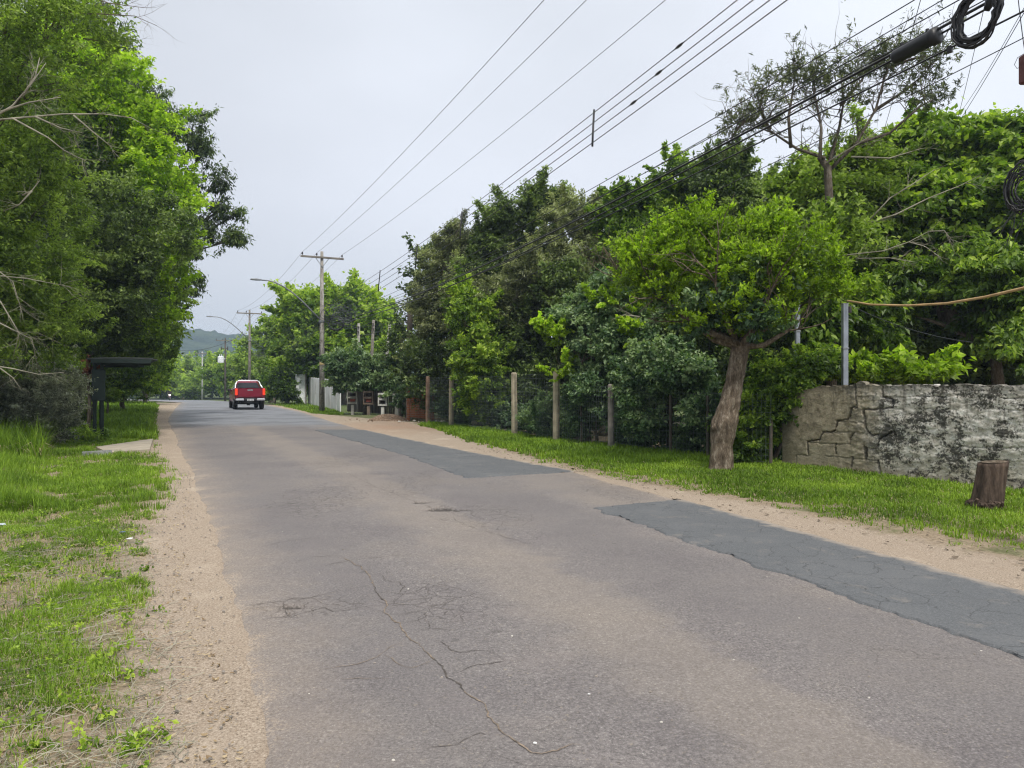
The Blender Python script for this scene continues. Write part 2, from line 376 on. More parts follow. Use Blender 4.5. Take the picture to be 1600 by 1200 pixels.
ck = g.math('MULTIPLY', cracks(3.4, .022), cm); ck2 = g.math('MULTIPLY', cracks(7., .04), g.step(g.math('ADD', g.math('MULTIPLY', msk, .8), g.noise(1.4, 4, .6)), .98, 1.2))
ck3 = g.math('MULTIPLY', cracks(.9, .005), g.step(g.noise(.5, 3), .47, .6, 0, .6))
ckk = g.math('MAXIMUM', g.math('MAXIMUM', ck, ck2), ck3)
col = g.mix(g.math('MULTIPLY', ckk, .5), col, (.055, .046, .040))
# sand blown over the edges
sandc, _, _ = sandcolor(g)
se = g.math('ADD', ed, g.math('MULTIPLY', g.math('SUBTRACT', g.noise(1.6, 6, .7), .5), -1.0))
se2 = g.math('ADD', se, g.math('MULTIPLY', g.math('SUBTRACT', g.noise(60, 4, .8), .5), -.9)); col = g.mix(g.step(se2, .14, -.12, 0, 1.), col, sandc); col = g.mix(g.step(se, .8, .0, 0, .3), col, sandc)
# dark colour over the sunken potholes
col = g.mix(g.step(g.math('ADD', g.attr('hole'), g.math('MULTIPLY', g.math('SUBTRACT', mid, .5), 1.2)), .2, .7, 0, .75), col, (.04, .036, .033))
g.bump(g.math('ADD', g.math('ADD', fine, g.math('MULTIPLY', mid, .6)), g.math('MULTIPLY', ckk, -1.6)), .55, .006)
M['road'] = g.done(col, .87, 0, .25)
def roadsheet(name, ylist, nu, z0):
    Y = np.array(ylist)[:, None]; u = np.linspace(0, 1, nu)[None]; l = Lx(Y); r = Rx(Y)
    Xg = l+(r-l)*u; Yg = Y+0*u; dE = np.minimum(Xg-l, r-Xg)*.9
    far = (Yg > 45)
    Z = zg(Yg)+z0+.03*(1-(2*u-1)**2)-.03*np.exp(-dE/.05)+.012*(fbm(Xg*.9, Yg*.9, 5)-.5)
    hole = np.zeros_like(Xg)
    for (px, py, rx, ry, dep, sd) in ((690, 799, .17, .12, .06, 1), (660, 788, .12, .06, .045, 2), (457, 950, .09, .035, .035, 3), (700, 800, .34, .07, .045, 7), (440, 963, .08, .022, .03, 4), (585, 742, .3, .12, .012, 5)):
        c = G(px, py); a = np.hypot((Xg-c[0])/rx, (Yg-c[1])/(ry*1.6))+(fbm(Xg*9, Yg*9, sd)-.5)*1.3
        k = np.clip((1.05-a)/.35, 0, 1); k = k*k*(3-2*k); Z -= dep*k; hole = np.maximum(hole, k*min(1, dep/.04))
    crk = np.zeros_like(Xg)
    for (px, py, rx, ry) in ((960, 765, 1.3, 2.0), (560, 715, 1.5, 4.), (500, 780, 1.2, 3.), (760, 810, .9, 1.6), (470, 950, .8, .55), (680, 940, .7, 1.0), (640, 760, .8, 3.0)):
        c = G(px, py); crk = np.maximum(crk, np.clip(1.2-np.hypot((Xg-c[0])/rx, (Yg-c[1])/ry), 0, 1))
    return grid_mesh(name, Xg, Yg, Z, M['road'], {'edge': dE, 'u': u+0*Xg, 'crk': crk, 'hole': hole})
yl = np.concatenate([np.arange(-6, 2.4, .2), np.arange(2.4, 12, .03), np.arange(12, 30, .15), np.arange(30, 60, .8), np.arange(60, 166, 2.), np.array([200, 280, 400])])
def road_z(x, y):
    u = (x-Lx(y))/(Rx(y)-Lx(y)); return zg(y)+.03*(1-(2*u-1)**2)+.012*(fbm(x*.9, y*.9, 5)-.5)
tag(roadsheet('road', yl, 170, 0.0), 'worn cracked asphalt road with sandy edges', kind='structure')

# sandy shoulders
g = NG('sandy_shoulder')
col, f1, f2 = sandcolor(g)
tr_ = g.noise(3.0, 3, .5, sc3=(3.2, .35, 1)); col = g.mix(g.step(tr_, .54, .66, 0, .22), col, (.30, .23, .17))
col = g.mix(g.math('MULTIPLY', g.attr('red'), .5), col, (.33, .19, .12))
g.bump(g.math('ADD', g.math('MULTIPLY', f1, .6), f2), .7, .02); M['sand'] = g.done(col, .95, 0, .1)
def strip(name, fa, fb, ylist, nu, lab, red=None):
    Y = np.array(ylist)[:, None]; u = np.linspace(0, 1, nu)[None]; a = fa(Y); b = fb(Y); Xg = a+(b-a)*u; Yg = Y+0*u
    Z = zg(Yg)-.012+.03*(fbm(Xg*2.2, Yg*1.2, 12)-.45)+.012*(fbm(Xg*9, Yg*6, 15)-.5)-.035*np.clip(np.abs(2*u-1)-.80, 0, 1)/.20
    rd = np.zeros_like(Xg) if red is None else red(Xg, Yg)
    return tag(grid_mesh(name, Xg, Yg, Z, M['sand'], {'red': rd}), lab, kind='structure')
yl2 = np.concatenate([np.arange(-4, 2.4, .2), np.arange(2.4, 14, .04), np.arange(14, 34, .12), np.arange(34, 72, .6)])
strip('sandy_path', lambda Y: LSx(Y)-.12, lambda Y: Lx(Y)+.10, yl2, 40, 'sandy strip along the left road edge')
def redf(Xg, Yg): return np.clip(1.3-np.hypot((Xg-(-4.2))/3.2, (Yg-29.)/4.5), 0, 1)*(fbm(Xg, Yg, 3)+.2)
strip('sandy_shoulder', lambda Y: Rx(Y)-.08, lambda Y: RSx(Y)+.12, yl2[yl2 < 60], 40, 'sandy shoulder with reddish dirt along the right road edge', redf)

# asphalt repair patches
g = NG('patch_asphalt'); fine = g.noise(70, 6, .95); n1 = g.noise(1.2, 4)
col = g.ramp(fine, [(.34, (.026, .027, .029)), (.45, (.092, .096, .101)), (.58, (.134, .139, .145)), (.70, (.32, .325, .33))])
col = g.mix(g.step(n1, .45, .7, 0, .35), col, (.16, .16, .162)); pn = g.noise(3.5, 6, .75); col = g.mix(g.step(pn, .54, .70, 0, .45), col, (.235, .21, .185))
vo = g.n('ShaderNodeTexVoronoi', feature='DISTANCE_TO_EDGE'); vo.inputs['Scale'].default_value = 2.6
wv = g.n('ShaderNodeVectorMath', operation='ADD'); g.put(wv.inputs[0], g.map(g.pos, (1, 1, 0)))
nv = g.n('ShaderNodeTexNoise'); nv.inputs['Scale'].default_value = 2.4; nv.inputs['Detail'].default_value = 5; g.put(nv.inputs['Vector'], g.pos)
ns = g.n('ShaderNodeVectorMath', operation='SCALE'); ns.inputs['Scale'].default_value = .5; g.put(ns.inputs[0], nv.outputs[1]); g.put(wv.inputs[1], ns.outputs[0]); g.put(vo.inputs['Vector'], wv.outputs[0])
ck = g.math('MULTIPLY', g.step(vo.outputs['Distance'], .018, 0, 0, 1), g.step(g.noise(1.1, 3), .36, .48))
col = g.mix(g.math('MULTIPLY', ck, .6), col, (.035, .035, .036)); dust = g.attr('edge')
dn = g.math('ADD', dust, g.math('MULTIPLY', g.math('SUBTRACT', g.noise(2.5, 5, .7), .5), -.6))
col = g.mix(g.step(dn, .16, -.02, 0, .7), col, (.36, .30, .24))
g.bump(g.math('ADD', fine, g.math('MULTIPLY', ck, -1.2)), .4, .005); M['patch'] = g.done(col, .8, 0, .3)
def patch(name, px, lab, du=.06):
    """px: four corners in order: far-inner, far-outer, near-outer, near-inner"""
    c = [np.array(q[:2]) for q in (G(*p) if not isinstance(p[0], str) else np.array(p[1]) for p in px)]
    n, m = 240, 110; t = np.linspace(0, 1, n)[:, None]; s = np.linspace(0, 1, m)[None]
    X_ = (c[0][0]*(1-s)+c[1][0]*s)*(1-t)+(c[3][0]*(1-s)+c[2][0]*s)*t; Y_ = (c[0][1]*(1-s)+c[1][1]*s)*(1-t)+(c[3][1]*(1-s)+c[2][1]*s)*t
    bw = ((fbm(X_*4, Y_*4, 41)-.5)*.22+(fbm(X_*22, Y_*22, 43)-.5)*.07)*np.clip(np.maximum(1-s*8, 0)+np.maximum(1-t*8, 0)+np.maximum(1-(1-t)*8, 0), 0, 1)
    X_ = X_+bw
    lim = Rx(Y_)-.04+.08*(fbm(Y_*3, Y_*0, 9)-.5); X_ = np.minimum(X_, lim)
    Z = road_z(X_, Y_)+.016
    ee = np.minimum(np.minimum(s*m, (m-1-s*(m-1))), np.minimum(t*n, (n-1-t*(n-1))))
    Z = np.where(ee < .5, Z-.022, Z)
    dR = (lim-X_)
    tag(grid_mesh(name, X_, Y_, Z, M['patch'], {'edge': np.clip(dR, 0, 3)}), lab, kind='structure')
patch('asphalt_patch', [(922, 797), (1082, 780), ('w', (4.95, 3.2)), ('w', (3.55, 3.0))], 'dark grey asphalt repair patch in the near right lane')
patch('asphalt_patch', [(640, 716), (800, 712), (905, 737), (728, 750)], 'dark asphalt repair patch shaped like a parallelogram, in the middle distance')
patch('asphalt_patch', [(490, 673), (568, 672), (800, 712), (640, 715.5)], 'paler grey asphalt strip leading up to the darker patch')

# long cracks filled with dirt, laid as thin ribbons into the surface
def C6(x, y): return (350+.34375*x, 800+.34375*y)
cr_l = [[(540, 215), (600, 250), (650, 290), (672, 330), (690, 370), (740, 420), (730, 470), (800, 520), (850, 600), (930, 660), (1020, 760), (1120, 850), (1190, 890), (1200, 940), (1240, 1010), (1320, 1060), (1400, 1130), (1480, 1110), (1560, 1080), (1640, 1090)],
 [(100, 425), (270, 412), (330, 398), (390, 395), (520, 365), (640, 350)], [(150, 495), (300, 480), (450, 440), (510, 458), (600, 445), (690, 435)], [(270, 410), (275, 440), (290, 460), (320, 490)],
 [(430, 725), (520, 718), (600, 705), (690, 682), (730, 650), (780, 620), (840, 605)], [(1020, 765), (1070, 735), (1140, 718), (1280, 697), (1380, 692)], [(960, 590), (1010, 620), (1060, 657), (1120, 650), (1200, 650), (1280, 697)],
 [(740, 480), (820, 474), (900, 465), (920, 490), (860, 508), (790, 516)], [(850, 560), (930, 540), (990, 540), (1040, 552)], [(1190, 885), (1250, 872), (1320, 858)], [(1240, 1010), (1150, 1030), (1090, 1050), (1030, 1080), (900, 1092)],
 [(440, 262), (500, 240), (640, 222), (760, 212), (860, 205)], [(650, 300), (710, 295), (738, 325), (790, 332), (820, 350), (800, 385)], [(370, 212), (450, 210), (530, 207)], [(160, 165), (250, 145), (330, 132), (440, 124)],
 [(730, 660), (770, 700), (850, 724), (930, 700), (980, 690)], [(520, 768), (640, 775), (760, 768)], [(920, 870), (1000, 858), (1070, 840)], [(360, 432), (430, 432), (445, 428)], [(690, 380), (760, 372)], [(930, 505), (935, 545)],
 [(1050, 50), (1150, 90), (1250, 115), (1350, 150), (1420, 165)], [(940, 0), (1000, -20), (1080, 20)], [(560, -170), (700, -100), (850, -45), (960, 0)]]
V = []; Fc = []; MI = []; rr = np.random.default_rng(3)
for k, pl in enumerate(cr_l):
    P0 = np.array([G(*C6(*p))[:2] for p in pl]); seg = np.hypot(*np.diff(P0, axis=0).T); s = np.concatenate([[0], np.cumsum(seg)])
    t = np.arange(0, s[-1], .022); x = np.interp(t, s, P0[:, 0]); y = np.interp(t, s, P0[:, 1])
    x = x+(fbm(t*9, t*0+k, 51)-.5)*.05+(fbm(t*40, t*0+k, 61)-.5)*.016; y = y+(fbm(t*9, t*0+k, 52)-.5)*.07+(fbm(t*40, t*0+k, 62)-.5)*.016
    if len(x) < 3: continue
    dx = np.gradient(x); dy = np.gradient(y); l = np.hypot(dx, dy)+1e-9
    w = (.0008+.0058*fbm(t*14, t*0+k, 53)**2)*np.clip(np.minimum(t, s[-1]-t)/.1, .15, 1)*(1.5 if k == 0 else .8)
    z = road_z(x, y)+.004
    b = len(V)
    for i in range(len(x)):
        V.append((x[i]-dy[i]/l[i]*w[i], y[i]+dx[i]/l[i]*w[i], z[i])); V.append((x[i]+dy[i]/l[i]*w[i], y[i]-dx[i]/l[i]*w[i], z[i]))
        if i: Fc.append((b+2*i-2, b+2*i-1, b+2*i+1, b+2*i)); MI.append(1 if (k == 0 and fbm(t[i]*2.2, 3., 77) > .40) or k in (4, 15, 16) else 0)
M['crackdirt'] = simple('crack_dirt', (.085, .072, .062), .95, 0, .5, 14)
tag(np_mesh('road_surface_cracks', np.array(V), [i for f in Fc for i in f], [4]*len(Fc), [M['crackdirt'], simple('sandy_crack_fill', (.20, .155, .115), .95, 0, .5, 30)], mi=MI), 'branching dirt filled cracks in the near road surface', kind='structure')

# hills
g = NG('hill_forest'); n1 = g.noise(.035, 6, .7); col = g.ramp(n1, [(.3, (.012, .026, .012)), (.5, (.035, .06, .025)), (.7, (.085, .11, .045))])
g.bump(g.noise(.09, 5, .7), 1., 8); M['hill'] = g.done(col, .95, 0, .1)
hx = np.arange(-820, 500, 4.5); hy = np.concatenate([np.arange(560, 860, 6.), np.arange(870, 1100, 30)]); HX, HY = np.meshgrid(hx, hy)
ppx = 800+F*hx/790.
prof = np.interp(ppx, [-400, 0, 200, 255, 290, 315, 350, 380, 430, 470, 540, 640, 760, 900, 1200, 1500], [590, 560, 533, 520, 513, 514, 520, 522, 530, 542, 553, 562, 580, 588, 596, 600])
top = H+(600-prof)/F*790
rise = np.clip((HY-560)/230, 0, 1); rise = rise**.8*np.where(HY > 800, 1-.25*(HY-800)/300, 1)
HZ = -2.5+(top[None]+2.)*rise*(.97+.06*fbm(HX*.02, HY*.02, 3))+rise*7*(fbm(HX*.07, HY*.07, 5, 3)-.5)+rise*7*(fbm(HX*.3, HY*.3, 9, 2)-.5)
tag(grid_mesh('hills', HX, HY, HZ, M['hill']), 'forested hill beyond the end of the road', kind='structure')

# ================================================================== TREES
def Bl(px, py, Y, rx, rz, ry=None):
    """a lobe of a crown seen at pixel (px,py), Y metres ahead, rx/rz its half extents in photo pixels, ry its half depth in metres"""
    c = P(px, py, Y); k = Y/F
    return (c[0], c[1], c[2], rx*k, ry if ry else (rx+rz)*.5*k*.9, rz*k)
def tree(label, blobs, mat, n, leaf, seed, base=None, tr=.16, cat='tree', name='roadside_tree', group='trees lining the road', bark='bark',
         limbs=True, lean=0., parts=('trunk', 'crown'), **kw):
    B = np.asarray(blobs, float); r_ = np.random.default_rng(seed+900)
    if base is None: base = (float(np.average(B[:, 0])), float(np.average(B[:, 1])))
    bz = float(ground_z(base[0], base[1])) if -8 < base[1] < 400 else 0
    t = thing(name, label, cat, (base[0], base[1], bz), group)
    mb = MB(); zc = float(np.average(B[:, 2])); zl = float((B[:, 2]-B[:, 5]).min())
    fork = max(bz+.25*(zc-bz), min(zc, zl+.35*(zc-zl))); cx, cy = float(np.average(B[:, 0])), float(np.average(B[:, 1]))
    fx = base[0]+(cx-base[0])*.35; fy = base[1]+(cy-base[1])*.35
    pts = [(base[0], base[1], bz-.15)]
    for k in (.15, .45, .75, 1): pts.append((base[0]+(fx-base[0])*k+r_.normal()*tr*.5, base[1]+(fy-base[1])*k+r_.normal()*tr*.5, bz+(fork-bz)*k))
    mb.tube(pts, [tr*1.5, tr*1.1, tr, tr*.9, tr*.8], 9, cap=True, jit=.25)
    if limbs:
        for b in B[:14]:
            e = b[:3]+np.array([0, 0, b[5]*.2]); m1 = (np.array(pts[-1])*.55+e*.45)+np.array([r_.normal()*.15, r_.normal()*.15, .12*b[5]])
            mb.tube([pts[-1], m1, e], [tr*.55, tr*.32, tr*.1], 6, cap=False)
            for q in range(4):
                dv = r_.normal(size=3); dv[2] = abs(dv[2])*.7; dv /= np.linalg.norm(dv)
                mb.tube([m1*.3+e*.7, e+dv*b[3:6]*.45, e+dv*b[3:6]*.85], [tr*.16, tr*.09, .008], 4, cap=False)
    mb.build(parts[0], M[bark], t, True)
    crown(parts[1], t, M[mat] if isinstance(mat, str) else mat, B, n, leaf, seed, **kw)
    return t
def shrub(label, blobs, mat, n, leaf, seed, group='shrubs under the roadside trees', **kw):
    return tree(label, blobs, mat, n, leaf, seed, tr=.05, cat='shrub', name='roadside_shrub', group=group, parts=('stem', 'foliage'), **kw)
KL = 1.0
def K(n): return int(n*KL)

# ---------------- left side of the road
tree('leaning olive tree at the left picture edge with bare pale branches reaching out', [Bl(20, 60, 15, 150, 90, 1.6), Bl(-60, 240, 15, 90, 140, 1.5), Bl(110, 25, 15.5, 65, 50, .9), Bl(-120, -80, 15, 200, 120, 2), Bl(40, 150, 15.5, 70, 60, .9)],
     'olive', K(44000), .075, 11, base=(-14.6, 17.), tr=.22, clump=.30, width=.42, fill=.3, tone=(.4, .3))
tree('smaller leaved olive green tree left of the bus shelter with twiggy drooping sprays', [Bl(30, 380, 17, 100, 130, 1.5), Bl(-60, 470, 16.5, 100, 140, 1.5), Bl(70, 500, 18, 70, 80, 1.3), Bl(35, 270, 17.5, 80, 80, 1.2)],
     'olive', K(80000), .08, 12, base=(-14.2, 19.5), tr=.18, clump=.30, width=.42, tone=(.33, .3), fill=.35)
tree('tall bright yellow green tree behind the dark bush on the left side', [Bl(170, 170, 28, 85, 75), Bl(225, 240, 28, 75, 75), Bl(262, 330, 28, 45, 80, 1.8), Bl(120, 240, 29, 80, 80), Bl(200, 330, 29, 70, 70), Bl(60, 150, 29, 110, 90, 2.5), Bl(232, 410, 28, 50, 70, 1.6), Bl(238, 480, 29, 30, 50, 1.2), Bl(140, 120, 29, 60, 60, 1.5)],
     'lime', K(95000), .13, 13, base=(-19.5, 29.5), tr=.17, clump=.42, width=.6, tone=(.34, .28), fill=.4)
tree('dense dark evergreen tree with a rounded crown beside the bus shelter roof', [Bl(190, 370, 24.5, 105, 75), Bl(130, 440, 24, 110, 80), Bl(185, 460, 25, 55, 75), Bl(60, 420, 25, 90, 110), Bl(150, 500, 25, 70, 60, 1.2)],
     'dark', K(110000), .095, 14, base=(-15.0, 26.2), tr=.15, clump=.34, width=.5, tone=(.42, .32))
tree('tall dark eucalyptus with drooping tufts of leaves leaning over the road', [Bl(195, 135, 36, 35, 25), Bl(232, 165, 36, 40, 35), Bl(270, 215, 36, 45, 40), Bl(312, 205, 36, 22, 28), Bl(322, 240, 36, 14, 24, .5), Bl(345, 288, 36, 17, 26, .5), Bl(372, 340, 36, 14, 22, .4), Bl(368, 378, 36, 17, 20, .5), Bl(345, 330, 36, 22, 18, .5), Bl(325, 350, 36, 20, 30, .6), Bl(300, 395, 36, 20, 26, .6), Bl(285, 460, 36, 28, 16, .6), Bl(275, 495, 36, 24, 14, .5), Bl(290, 300, 36.5, 25, 40, .8), Bl(110, 60, 37, 90, 60, 2.5), Bl(170, 110, 37, 40, 30, 1), Bl(150, 200, 37.5, 90, 80, 2), Bl(312, 440, 36, 12, 12, .4)],
     'dark', K(60000), .16, 15, base=(-21.5, 37), tr=.2, clump=.34, width=.3, droop=1.0, tone=(.25, .3), fill=.6, hang=.12, spray=.12)
tree('mid green hanging tree over the grass strip beyond the bus shelter', [Bl(225, 500, 33, 50, 60), Bl(190, 530, 33, 45, 42), Bl(255, 430, 33, 30, 60, 1.2), Bl(245, 520, 34, 28, 48, 1.2), Bl(150, 520, 33, 50, 60), Bl(262, 480, 33, 22, 38, .8)],
     'olive', K(55000), .13, 16, base=(-20.5, 35), tr=.14, clump=.4, tone=(.4, .3), width=.5)
tree('low dark leafy tree where the grass strip meets the far road', [Bl(215, 590, 41, 42, 32), Bl(180, 585, 40, 40, 38), Bl(240, 575, 43, 22, 38, 1.2), Bl(140, 590, 40, 45, 40)], 'green', K(40000), .13, 17, base=(-22.6, 42.5), tr=.12, clump=.38, tone=(.42, .3))
tree('lime tree peeping past the dark trees at the far left bend', [Bl(232, 545, 58, 26, 50), Bl(246, 585, 60, 12, 30, 1.5), Bl(200, 560, 58, 40, 60)], 'lime', K(14000), .2, 18, tr=.15, clump=.6, tone=(.3, .25))
shrub('grey green bush with pale tangled twigs in front of the bus shelter', [Bl(62, 615, 20, 70, 62, 1.2), Bl(30, 640, 19.5, 75, 60, 1.2), Bl(95, 655, 20.3, 34, 42, .8), Bl(-60, 620, 19, 90, 80, 1.3)], 'grey', K(90000), .06, 19, clump=.22, width=.35, tone=(.45, .35), base=(-13.4, 20.3))
shrub('leafy bush with a few reddish sprays right behind the shelter posts', [Bl(112, 590, 24.5, 30, 40, .8), Bl(95, 640, 24, 40, 45, .9), Bl(118, 645, 25.5, 18, 42, .8)], 'olive', K(30000), .08, 20, clump=.25, tone=(.35, .3))
shrub('red tinged sprays of new leaves beside the shelter roof end', [Bl(140, 575, 22.6, 9, 13, .2), Bl(147, 592, 22.6, 6, 6, .15)], leafmat('reddish_leaves', (.10, .03, .025), (.20, .07, .05), (.30, .16, .10)), 900, .06, 21, clump=.12, base=(-13.2, 22.9))
shrub('low weedy bush at the edge of the grass strip behind the shelter', [Bl(168, 618, 36, 14, 12, .6)], 'olive', K(5000), .09, 22, clump=.25, tone=(.45, .3))
shrub('strap leaved clump growing at the foot of the shelter post', [Bl(145, 695, 20.9, 17, 12, .3)], 'green', 1500, .22, 23, clump=.2, width=.12, base=(-11.9, 20.9))
# ones standing behind and closing the view
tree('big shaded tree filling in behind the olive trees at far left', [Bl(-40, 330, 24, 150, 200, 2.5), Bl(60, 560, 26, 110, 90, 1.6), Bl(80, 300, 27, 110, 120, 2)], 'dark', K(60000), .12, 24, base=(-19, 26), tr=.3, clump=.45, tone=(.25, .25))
tree('tall shaded tree rising behind the bright yellow green crown', [Bl(90, 420, 34, 150, 120, 2.2), Bl(200, 420, 36, 60, 110, 2), Bl(120, 540, 36, 110, 70, 2), Bl(150, 280, 35, 90, 110, 2)], 'green', K(50000), .15, 25, base=(-24, 37), tr=.3, clump=.5, tone=(.22, .25))

# ---------------- right side, far to near
tree('broad light green tree behind the tall pole with the bent lamp arm', [Bl(500, 500, 62, 50, 42), Bl(555, 490, 63, 45, 40), Bl(590, 520, 62, 24, 45, 2.5), Bl(470, 540, 62, 35, 50), Bl(530, 560, 61, 70, 40), Bl(465, 490, 63, 22, 25, 1.5), Bl(548, 468, 63, 25, 16, 1.5)],
     'green', K(60000), .26, 30, tr=.35, clump=.8, width=.75, tone=(.52, .3), base=(-14.5, 64))
tree('dark leafy tree above the far white wall', [Bl(440, 590, 60, 38, 36), Bl(475, 565, 67, 30, 30), Bl(505, 590, 67, 46, 32)], 'green', K(22000), .22, 31, tr=.2, clump=.6, tone=(.25, .3), base=(-19.3, 63))
shrub('large leaved pale shrub growing beside the far white wall', [Bl(432, 606, 61, 20, 13, .9), Bl(446, 592, 61, 20, 16, 1.)], 'blue', 1700, .55, 32, clump=.5, width=.7, tone=(.75, .3), base=(-19.5, 60.5))
tree('olive green tree with a feathery top behind the second power pole', [Bl(410, 560, 84, 30, 42), Bl(435, 530, 86, 24, 30, 2.5), Bl(455, 505, 84, 16, 20, 2), Bl(395, 590, 82, 26, 32)], 'olive', K(26000), .3, 33, tr=.3, clump=.8, tone=(.45, .3), width=.5)
tree('dark round tree beside the road past the red pickup', [Bl(430, 600, 72, 22, 24), Bl(398, 598, 88, 24, 24)], 'dark', K(12000), .26, 34, tr=.2, clump=.7, tone=(.45, .3))
tree('dark feathery tree standing just beyond the transformer pole', [Bl(366, 590, 112, 22, 30), Bl(385, 570, 112, 18, 24, 2), Bl(340, 590, 122, 20, 24)], 'green', K(16000), .38, 35, tr=.25, clump=1., tone=(.4, .35))
tree('small tree with a flat top in front of the far woods', [Bl(290, 582, 150, 24, 12), Bl(270, 595, 150, 18, 20), Bl(300, 604, 140, 22, 18)], 'olive', K(12000), .45, 36, tr=.25, clump=1.2, tone=(.5, .35))
# the far wood as one mass
fb = []
r_ = np.random.default_rng(77)
for k in range(46):
    x = 236+k*5.2+r_.normal()*4; fb.append(Bl(x, 602-r_.random()*18-6*(x > 340), 168+r_.random()*30, 15+r_.random()*9, 18+r_.random()*10, 5))
for k in range(14): fb.append(Bl(60+k*14, 600-r_.random()*14, 180, 22, 26, 5))
tag(crown('far_woods', None, M['green'], fb, K(75000), .6, 37, clump=1.6, width=.6, tone=(.42, .45), fill=.3), 'distant mixed green wood closing off the end of the road', kind='stuff')
tree('round blue green bush tree above the concrete meter pillars', [Bl(548, 578, 41.8, 34, 28, 1.1), Bl(575, 588, 41.4, 32, 26, 1.1), Bl(605, 588, 40.6, 30, 26, 1.), Bl(535, 598, 41.8, 20, 16, .8), Bl(622, 600, 39.8, 22, 20, .9)],
     'blue', K(42000), .14, 38, base=(-8.4, 41.9), tr=.12, clump=.36, tone=(.5, .35), width=.6)
FG = 'trees behind the wire fence'; WG = 'trees behind the stone wall'
tree('spiky grey green tree at the far end of the wire fence', [Bl(690, 430, 35, 38, 50), Bl(676, 480, 35, 32, 55), Bl(728, 400, 34.5, 36, 40), Bl(664, 555, 35.5, 30, 46), Bl(715, 380, 34.5, 20, 25, .7)],
     'smoke', K(75000), .11, 40, base=(-4.2, 35.5), group=FG, clump=.36, width=.34, tone=(.4, .4), hang=.1)
tree('tall dark tree with twin tufted tops near the fence middle', [Bl(822, 335, 31, 34, 34), Bl(775, 375, 31, 34, 44), Bl(820, 400, 31, 52, 50), Bl(760, 450, 31, 50, 50), Bl(840, 310, 31, 18, 16, .7), Bl(870, 330, 31.5, 30, 25, .9)],
     'dark', K(75000), .12, 41, base=(-.2, 32), group=FG, clump=.36, width=.4, tone=(.42, .4), tr=.22)
tree('dull olive tree full of pale dead twigs above the fence', [Bl(900, 350, 29, 50, 40), Bl(860, 420, 28, 55, 50), Bl(910, 440, 27.5, 55, 50), Bl(800, 480, 29, 60, 55), Bl(730, 480, 31, 45, 55), Bl(945, 380, 28.5, 40, 45)],
     'smoke', K(100000), .10, 42, base=(2.6, 29.5), group=FG, clump=.32, width=.36, tone=(.52, .42), tr=.2)
tree('deep green leafy tree rising behind the bright pruned tree', [Bl(1005, 340, 27, 50, 55), Bl(1050, 290, 27, 42, 45), Bl(1000, 400, 26.5, 60, 60), Bl(1085, 350, 27, 55, 60), Bl(960, 350, 27, 30, 40, 1)],
     'green', K(80000), .12, 43, base=(5.6, 28.5), group=FG, clump=.38, width=.55, tone=(.27, .34), tr=.22)
tree('dark topped tree under the sagging cables', [Bl(1120, 290, 25, 42, 48), Bl(1150, 350, 24.5, 50, 55), Bl(1180, 300, 25.5, 30, 22, .9), Bl(1190, 380, 24, 60, 60), Bl(1140, 262, 25, 20, 22, .6)],
     'dark', K(60000), .11, 44, base=(8.2, 26), group=FG, clump=.34, width=.5, tone=(.5, .35), tr=.2)
tree('fresh mid green sapling pressing through the wire mesh', [Bl(738, 500, 27.6, 34, 40, .9), Bl(748, 560, 27, 42, 44, 1.), Bl(750, 620, 27, 30, 42, .9), Bl(722, 470, 28, 18, 26, .6)],
     'green', K(32000), .11, 45, base=(-1.2, 27.6), group=FG, clump=.28, width=.5, tone=(.45, .32), tr=.07)
tree('vine hung tree with a lime top between fence and pruned tree', [Bl(960, 480, 20.5, 50, 42, 1.0), Bl(935, 540, 20.5, 48, 45, 1.0), Bl(990, 550, 20, 50, 50, 1.0), Bl(900, 500, 21, 34, 36, .8)],
     'blue', K(60000), .085, 46, base=(2.0, 20.9), group=FG, clump=.26, width=.6, tone=(.5, .35), tr=.2)
tree('spray of lime green leaves on thin stems over the fence', [Bl(975, 462, 19.6, 38, 22, .5), Bl(940, 470, 19.8, 20, 16, .4), Bl(860, 520, 20.5, 22, 18, .5), Bl(872, 575, 20.5, 20, 20, .4), Bl(985, 520, 19.2, 14, 18, .3), Bl(846, 505, 20.5, 10, 8, .3)],
     'lime', 6500, .09, 47, base=(1.9, 20.2), group=FG, clump=.15, nclump=95, width=.6, tone=(.5, .3), tr=.03, spray=.7)
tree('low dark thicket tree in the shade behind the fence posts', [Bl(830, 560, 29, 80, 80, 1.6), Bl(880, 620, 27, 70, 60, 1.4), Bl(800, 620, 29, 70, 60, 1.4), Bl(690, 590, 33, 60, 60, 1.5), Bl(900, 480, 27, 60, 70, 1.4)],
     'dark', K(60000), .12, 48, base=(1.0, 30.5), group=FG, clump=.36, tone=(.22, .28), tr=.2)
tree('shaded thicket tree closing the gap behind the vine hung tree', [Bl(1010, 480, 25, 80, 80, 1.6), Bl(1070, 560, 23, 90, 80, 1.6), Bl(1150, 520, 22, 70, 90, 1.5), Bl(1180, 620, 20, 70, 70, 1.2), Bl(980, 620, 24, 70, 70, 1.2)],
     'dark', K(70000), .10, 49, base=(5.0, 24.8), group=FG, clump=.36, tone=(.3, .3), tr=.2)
shrub('blue green bush leaning on the wire mesh left of the pruned tree', [Bl(1060, 590, 17.6, 48, 36, .8), Bl(1100, 650, 16.9, 30, 48, .7), Bl(1000, 655, 18.2, 30, 40, .6), Bl(1000, 600, 18.6, 32, 36, .7), Bl(1030, 570, 18.0, 40, 26, .7)], 'blue', K(50000), .08, 50, clump=.22, width=.6, tone=(.5, .35), base=(4.0, 18.7))
